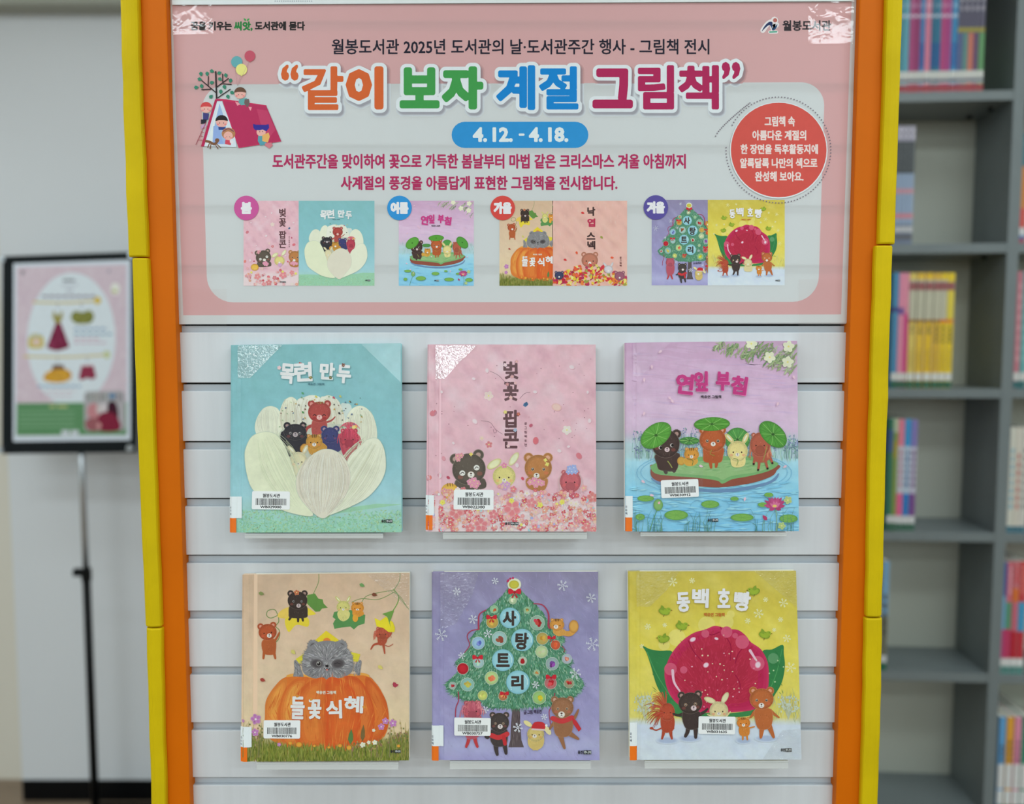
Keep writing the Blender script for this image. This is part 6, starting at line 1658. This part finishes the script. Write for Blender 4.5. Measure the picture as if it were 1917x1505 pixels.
ORD = ['rightmost', 'second from the right', 'third from the right', 'fourth from the right', 'fifth from the right', 'sixth from the right', 'seventh from the right', 'eighth from the right', 'ninth from the right', 'tenth from the right', 'eleventh from the right', 'twelfth from the right', 'thirteenth from the right', 'fourteenth from the right', 'fifteenth from the right', 'sixteenth from the right', 'seventeenth from the right']
def shelf_book(px0, px1, pytop, shelf, bands, stickers, label, group, seed, y_in=0.004, lean=0.0):
    """bands: (fraction from top, fraction, colour) down the spine; stickers likewise, as raised labels"""
    z0 = shz[shelf]
    pyb = 0
    a = lxz(px0, 700, y_in)[0]; b = lxz(px1, 700, y_in)[0]
    # widths are read at mid height of the book
    zt = lxz((px0+px1)/2, pytop, y_in)[1]
    h = zt - z0; w = b - a
    bk = bpy.data.objects.new('shelf_book', None); COL.objects.link(bk); bk.empty_display_size = 0.05
    bk.location = SO + bux*(a + w/2) + buy*y_in; bk.location.z = z0 + 0.0003; bk.rotation_euler = (0, lean, RZ)
    tag(bk, label, 'book', group)
    hw, D_ = w/2*0.965, 0.150
    # cover: two boards and a softly rounded spine, with coloured bands
    rr = random.Random(seed)
    mk = [b_ for b_ in bands if len(b_) == 4]; bands = [b_ for b_ in bands if len(b_) == 3]
    cuts = sorted({0.0, 1.0} | {x for bnd in bands for x in bnd[:2]})
    prof = [(-hw, D_), (-hw, 0.002), (-hw*0.75, 0.0006), (-hw*0.35, 0.0), (hw*0.35, 0.0), (hw*0.75, 0.0006), (hw, 0.002), (hw, D_)]
    vs, fs, cs = [], [], []
    for k in range(len(cuts)-1):
        f0, f1 = cuts[k], cuts[k+1]; mid = (f0+f1)/2
        c = next((bnd[2] for bnd in reversed(bands) if bnd[0] <= mid <= bnd[1]), (200, 200, 200))
        base = len(vs)
        for f in (f0, f1):
            for x, y in prof: vs.append(Vector((x, y, h*(1-f)))); cs.append((*A(c), 1))
        m = len(prof)
        for j in range(m-1): fs.append((base+j, base+m+j, base+m+j+1, base+j+1))
    for s in (-1, 1):        # inner faces, so that the boards have thickness
        base = len(vs); xo, xi = s*hw, s*(hw-0.0008)
        for x, y, z in ((xo, D_, 0), (xi, D_, 0), (xi, D_, h), (xo, D_, h), (xo, .002, h), (xi, .002, h), (xo, .002, 0), (xi, .002, 0)):
            vs.append(Vector((x, y, z))); cs.append((*A((205, 205, 200)), 1))
        fs += [(base, base+1, base+2, base+3), (base+3, base+2, base+5, base+4), (base, base+6, base+7, base+1), (base+1, base+7, base+5, base+2)]
    me = bpy.data.meshes.new('cover'); me.from_pydata([tuple(v) for v in vs], [], fs); me.update()
    at = me.color_attributes.new('ink', 'FLOAT_COLOR', 'POINT'); at.data.foreach_set('color', [x for c in cs for x in c])
    link_mesh('cover', me, M['spine_print'], bk)
    box('page_block', -hw+0.0009, hw-0.0009, 0.0012, D_-0.002, 0.001, h-0.002, M['pages'], bk)
    if mk:
        v, f_, cc = [], [], []
        for f0, f1, c, _ in mk:
            wx = hw*rr.uniform(.34, .52); o_ = len(v)
            v += [(-wx, -0.0003, h*(1-f0)), (wx, -0.0003, h*(1-f0)), (wx, -0.0003, h*(1-f1)), (-wx, -0.0003, h*(1-f1))]
            f_.append((o_, o_+3, o_+2, o_+1)); cc += [(*A(c), 1)]*4
        me = bpy.data.meshes.new('title_print'); me.from_pydata(v, [], f_); me.update()
        at = me.color_attributes.new('ink', 'FLOAT_COLOR', 'POINT'); at.data.foreach_set('color', [q for c in cc for q in c])
        link_mesh('title_print', me, M['spine_print'], bk, 'stuff')
    # title marks as small blocks of ink, too blurred in the photograph to be read
    for k, (f0, f1, c) in enumerate(stickers):
        me = bpy.data.meshes.new('spine_label')
        pts = [(-hw*.98, 0.0012), (-hw*.7, -0.0003), (hw*.7, -0.0003), (hw*.98, 0.0012)]
        v = [(x, y, h*(1-f)) for f in (f0, f1) for x, y in pts]
        me.from_pydata(v, [], [(j, 4+j, 5+j, j+1) for j in range(3)]); me.update()
        at = me.color_attributes.new('ink', 'FLOAT_COLOR', 'POINT'); at.data.foreach_set('color', [q for _ in v for q in (*A(c), 1)])
        link_mesh('spine_label', me, M['spine_print'], bk)
    return bk
def marks(f0, f1, c, n=5):
    """a column of small printed signs down a spine"""
    d = (f1-f0)/n
    return [(f0+d*i, f0+d*(i+.62), c, 'mark') for i in range(n)]
def ruler(x, y, sc, ox, oy): return ox + x/sc, oy + y/sc
# the pixel columns are given at the height lxz reads them (y about 700); convert from each row's own height
def col700(px, py):
    """pixel column at y=700 of the vertical line that shows at (px, py)"""
    X, z = lxz(px, py, 0.004)
    v = SO + bux*X + buy*0.004; v.z = lxz(1800, 700, 0.004)[1]
    dd = v - CAM; f = Vector((0, CT, -ST)); dn = Vector((0, -ST, -CT))
    return 958.5 + FPX * dd.x / dd.dot(f)
def row(shelf, books, group, where, stick, side='right'):
    n = len(books)
    for i, (x0, x1, py, yt, name, bands, extra) in enumerate(books):
        k = n - 1 - i
        lab = f'{name} book, {ORD[k]} on the {where}' if side == 'right' else f'{name} book on the {where}'
        shelf_book(col700(x0, py), col700(x1, py), yt, shelf, bands, (extra or []) + stick, lab, group, i*13+shelf)
def z6(x): return 1560 + x/3.011
def z7(x): return 1560 + x/2.894
def z8(x): return 1560 + x/2.866
# uppermost shelf in view
top = []
C0 = [(370,400,'teal',(70,130,140)),(400,433,'teal blue',(86,150,165)),(433,465,'magenta',(158,62,112)),(465,494,'plum',(140,50,100)),(494,520,'blue',(60,120,170)),(520,555,'pink',(196,112,136)),(555,583,'dark teal',(38,98,125)),(583,610,'petrol blue',(44,112,140)),
      (610,640,'raspberry',(170,62,116)),(640,668,'mauve',(158,60,122)),(668,705,'sky blue',(40,120,165)),(705,735,'violet and blue',(80,90,130)),(735,765,'dark and green',(90,130,125)),(765,795,'dark and orange',(190,110,90)),(795,825,'dark and violet',(96,70,100)),(825,858,'dark and leaf green',(90,140,90))]
for i, (a, b, nm, c) in enumerate(C0):
    bands = [(0, 1, c)] + marks(.10, .55, mixc(c, (225, 220, 230), .45), 7)
    if i >= 11: bands = [(0, .62, (84, 80, 98)), (.62, 1, c)] + marks(.16, .5, (160, 155, 165), 6) + [(.585, .615, (150, 140, 60))]
    else: bands += [(.50, .515, (190, 190, 200))]
    if i in (4, 6, 7, 10): bands.append((.68, .84, mixc(c, (10, 70, 140), .5)))
    top.append((z6(a-8), z6(b-8), 120, -118, nm, bands, None))
row(1, top, 'books on the topmost shelf in view', 'topmost shelf in view', [(.865, .945, (196, 196, 190)), (.955, .997, (176, 66, 78)), (.915, .935, (110, 120, 150)), (.965, .985, (205, 120, 120))])
s2 = []
for i, (a, b, nm) in enumerate(((350, 378, 'grey and pale blue'), (378, 402, 'charcoal and pale blue'), (402, 428, 'black and pale blue'), (428, 458, 'dark grey and light blue'))):
    s2.append((z6(a), z6(b), 330, 236, nm, [(0, .13, (150, 146, 160)), (.13, .40, (70, 74, 76)), (.40, .47, (150, 155, 160)), (.40, .83, (140, 156, 178)), (.53, .57, (190, 140, 150)), (.74, .78, (196, 130, 140)), (.83, 1, (110, 120, 140))] + marks(.02, .12, (200, 196, 205), 2) + marks(.16, .38, (92, 96, 98), 5), None))
row(2, s2, 'thin books on the second shelf in view', 'second shelf in view', [(.85, .90, (184, 184, 186)), (.92, .96, (96, 96, 100))])
yel = (206, 172, 40)
s3 = [(z7(322), z7(352), 600, 510, 'blue', [(0, 1, (70, 130, 165)), (.30, .34, (60, 60, 120))], None),
      (z7(352), z7(384), 600, 511, 'light pink', [(0, 1, (206, 130, 152)), (.3, .36, (110, 80, 140))], None),
      (z7(384), z7(407), 600, 511, 'hot pink', [(0, .35, (214, 140, 158)), (.35, 1, (196, 66, 124))], None)]
for i, (a, b, nm, c) in enumerate(((416,455,'pale yellow',(204,180,90)),(458,500,'yellow and cream',(210,172,50)),(503,548,'golden yellow',(212,172,30)),(550,588,'mustard yellow',(204,164,50)),(588,622,'bright yellow',(214,182,30)),(622,662,'vivid yellow',(216,186,22)))):
    pale = (176, 172, 150) if i < 5 else (206, 186, 60)
    s3.append((z7(a-8), z7(b-8), 600, 511, nm, [(0, .06, c), (.06, .42, pale), (.08, .15, (140, 80, 80)), (.42, 1, c), (.40, .43, (150, 110, 50) if i not in (4, 5) else (206, 110, 30))] + (marks(.46, .62, (90, 78, 40), 4) if i > 2 else marks(.46, .54, (120, 100, 60), 2)) + marks(.66, .84, mixc(c, (150, 120, 40), .5), 6), None))
row(3, s3, 'books on the third shelf in view', 'third shelf in view', [(.865, .93, (200, 200, 194)), (.935, .997, (36, 92, 70)), (.945, .975, (110, 160, 130))])
s4 = [(z7(292), z7(316), 930, 783, 'dark green', [(0, 1, (52, 110, 88)), (.1, .3, (60, 90, 130))], None), (z7(316), z7(342), 930, 784, 'olive green', [(0, 1, (120, 140, 70)), (.0, .12, (170, 180, 150)), (.2, .35, (150, 140, 50))], None),
      (z7(342), z7(376), 930, 785, 'pink and white', [(0, .24, (206, 116, 136)), (.24, .66, (184, 180, 190)), (.66, .88, (206, 90, 130))] + marks(.28, .62, (170, 110, 130), 6), None), (z7(376), z7(412), 930, 785, 'blue and white', [(0, .24, (50, 136, 186)), (.24, .66, (170, 184, 198)), (.66, .88, (40, 112, 176))] + marks(.28, .62, (60, 90, 140), 6), None),
      (z7(412), z7(446), 930, 786, 'violet and white', [(0, .24, (120, 110, 168)), (.24, .66, (176, 172, 190)), (.66, .88, (110, 66, 128))] + marks(.28, .62, (110, 80, 120), 6), None)]
row(4, s4, 'books on the fourth shelf in view', 'fourth shelf in view', [(.86, .925, (196, 196, 196)), (.93, .997, (34, 88, 68)), (.95, .98, (120, 160, 140))])
s5 = [(1634, 1650, 1150, 1050, 'dark', [(0, 1, (60, 60, 62)), (.4, .7, (130, 120, 70))], None), (1650, 1663, 1150, 1051, 'pale blue', [(0, .5, (110, 150, 180)), (.5, 1, (96, 96, 80))] + marks(.3, .7, (60, 60, 50), 5), None)]
row(5, s5, 'books on the fifth shelf in view', 'fifth shelf in view', [(.86, .925, (190, 190, 190)), (.93, .997, (36, 92, 70))])
# bay to the right of the upright
b2 = [(1911, 1923, 350, 250, 'orange and teal', [(0, .3, (52, 106, 116)), (.3, .68, (190, 120, 50)), (.68, .86, (196, 70, 60))], None)]
row(2, b2, 'books at the right edge of the photograph', 'second shelf in view, right of the upright', [(.86, .93, (200, 200, 200)), (.93, .96, (70, 110, 160)), (.96, 1, (150, 60, 80))], 'x')
b3 = [(1902, 1913, 600, 508, 'dusty pink', [(0, 1, (178, 112, 122))] + marks(.1, .8, (200, 150, 155), 8), None), (1913.5, 1925, 600, 507, 'sea green', [(0, 1, (96, 156, 156))] + marks(.1, .8, (130, 180, 178), 8), None)]
row(3, b3, 'books at the right edge of the photograph', 'third shelf in view, right of the upright', [(.86, .93, (196, 196, 192)), (.935, .997, (30, 100, 104)), (.95, .98, (120, 165, 165))], 'x')
b4 = [(1888, 1900, 900, 800, 'cream and blue', [(0, 1, (196, 194, 182))] + marks(.2, .8, (120, 160, 175), 8), None), (1900.5, 1911, 900, 800, 'cream and red', [(0, 1, (198, 192, 180))] + marks(.25, .8, (176, 100, 96), 7), None), (1911.5, 1923, 900, 799, 'cream and grey', [(0, 1, (196, 192, 184))] + marks(.2, .8, (130, 130, 130), 8), None)]
row(4, b4, 'books at the right edge of the photograph', 'fourth shelf in view, right of the upright', [(.935, .997, (24, 104, 128)), (.95, .98, (130, 170, 180))], 'x')
b5 = [(1876, 1883, 1150, 1053, 'thin blue and pink', [(0, .3, (70, 90, 150)), (.3, .6, (110, 160, 190)), (.6, .86, (180, 70, 120))], None), (1883.5, 1894, 1150, 1052, 'rose and green', [(0, .36, (196, 104, 116)), (.36, .6, (90, 140, 110)), (.6, .86, (184, 60, 96))] + marks(.05, .3, (210, 160, 170), 5), None),
      (1895, 1906, 1150, 1051, 'red and salmon', [(0, .24, (190, 110, 116)), (.24, .36, (206, 110, 50)), (.36, .62, (190, 100, 116)), (.62, .86, (176, 36, 52))] + marks(.04, .2, (200, 60, 60), 4), None), (1906.5, 1920, 1150, 1051, 'red and blue', [(0, .36, (186, 60, 64)), (.36, .62, (60, 140, 180)), (.62, .86, (176, 34, 50))] + marks(.04, .3, (210, 120, 110), 5), None)]
row(5, b5, 'books at the right edge of the photograph', 'fifth shelf in view, right of the upright', [(.86, .925, (206, 206, 204)), (.93, .997, (40, 130, 120)), (.945, .98, (150, 190, 185))], 'x')
b6 = [(1870, 1882.5, 1400, 1343, 'sky blue', [(0, 1, (90, 150, 196))] + marks(.3, .5, (50, 50, 60), 4), None), (1884, 1897.5, 1400, 1343, 'orange', [(0, 1, (210, 150, 50))] + marks(.25, .5, (120, 90, 40), 4), None), (1899, 1912, 1400, 1343, 'candy pink', [(0, 1, (206, 130, 156))] + marks(.25, .5, (130, 80, 100), 4), None), (1913, 1926, 1400, 1342, 'bottle green', [(0, 1, (50, 130, 104))], None)]
row(6, b6, 'books at the right edge of the photograph', 'lowest shelf in view, right of the upright', [(.50, .76, (202, 202, 200)), (.78, .93, (206, 208, 206)), (.935, .997, (40, 92, 66))], 'x')
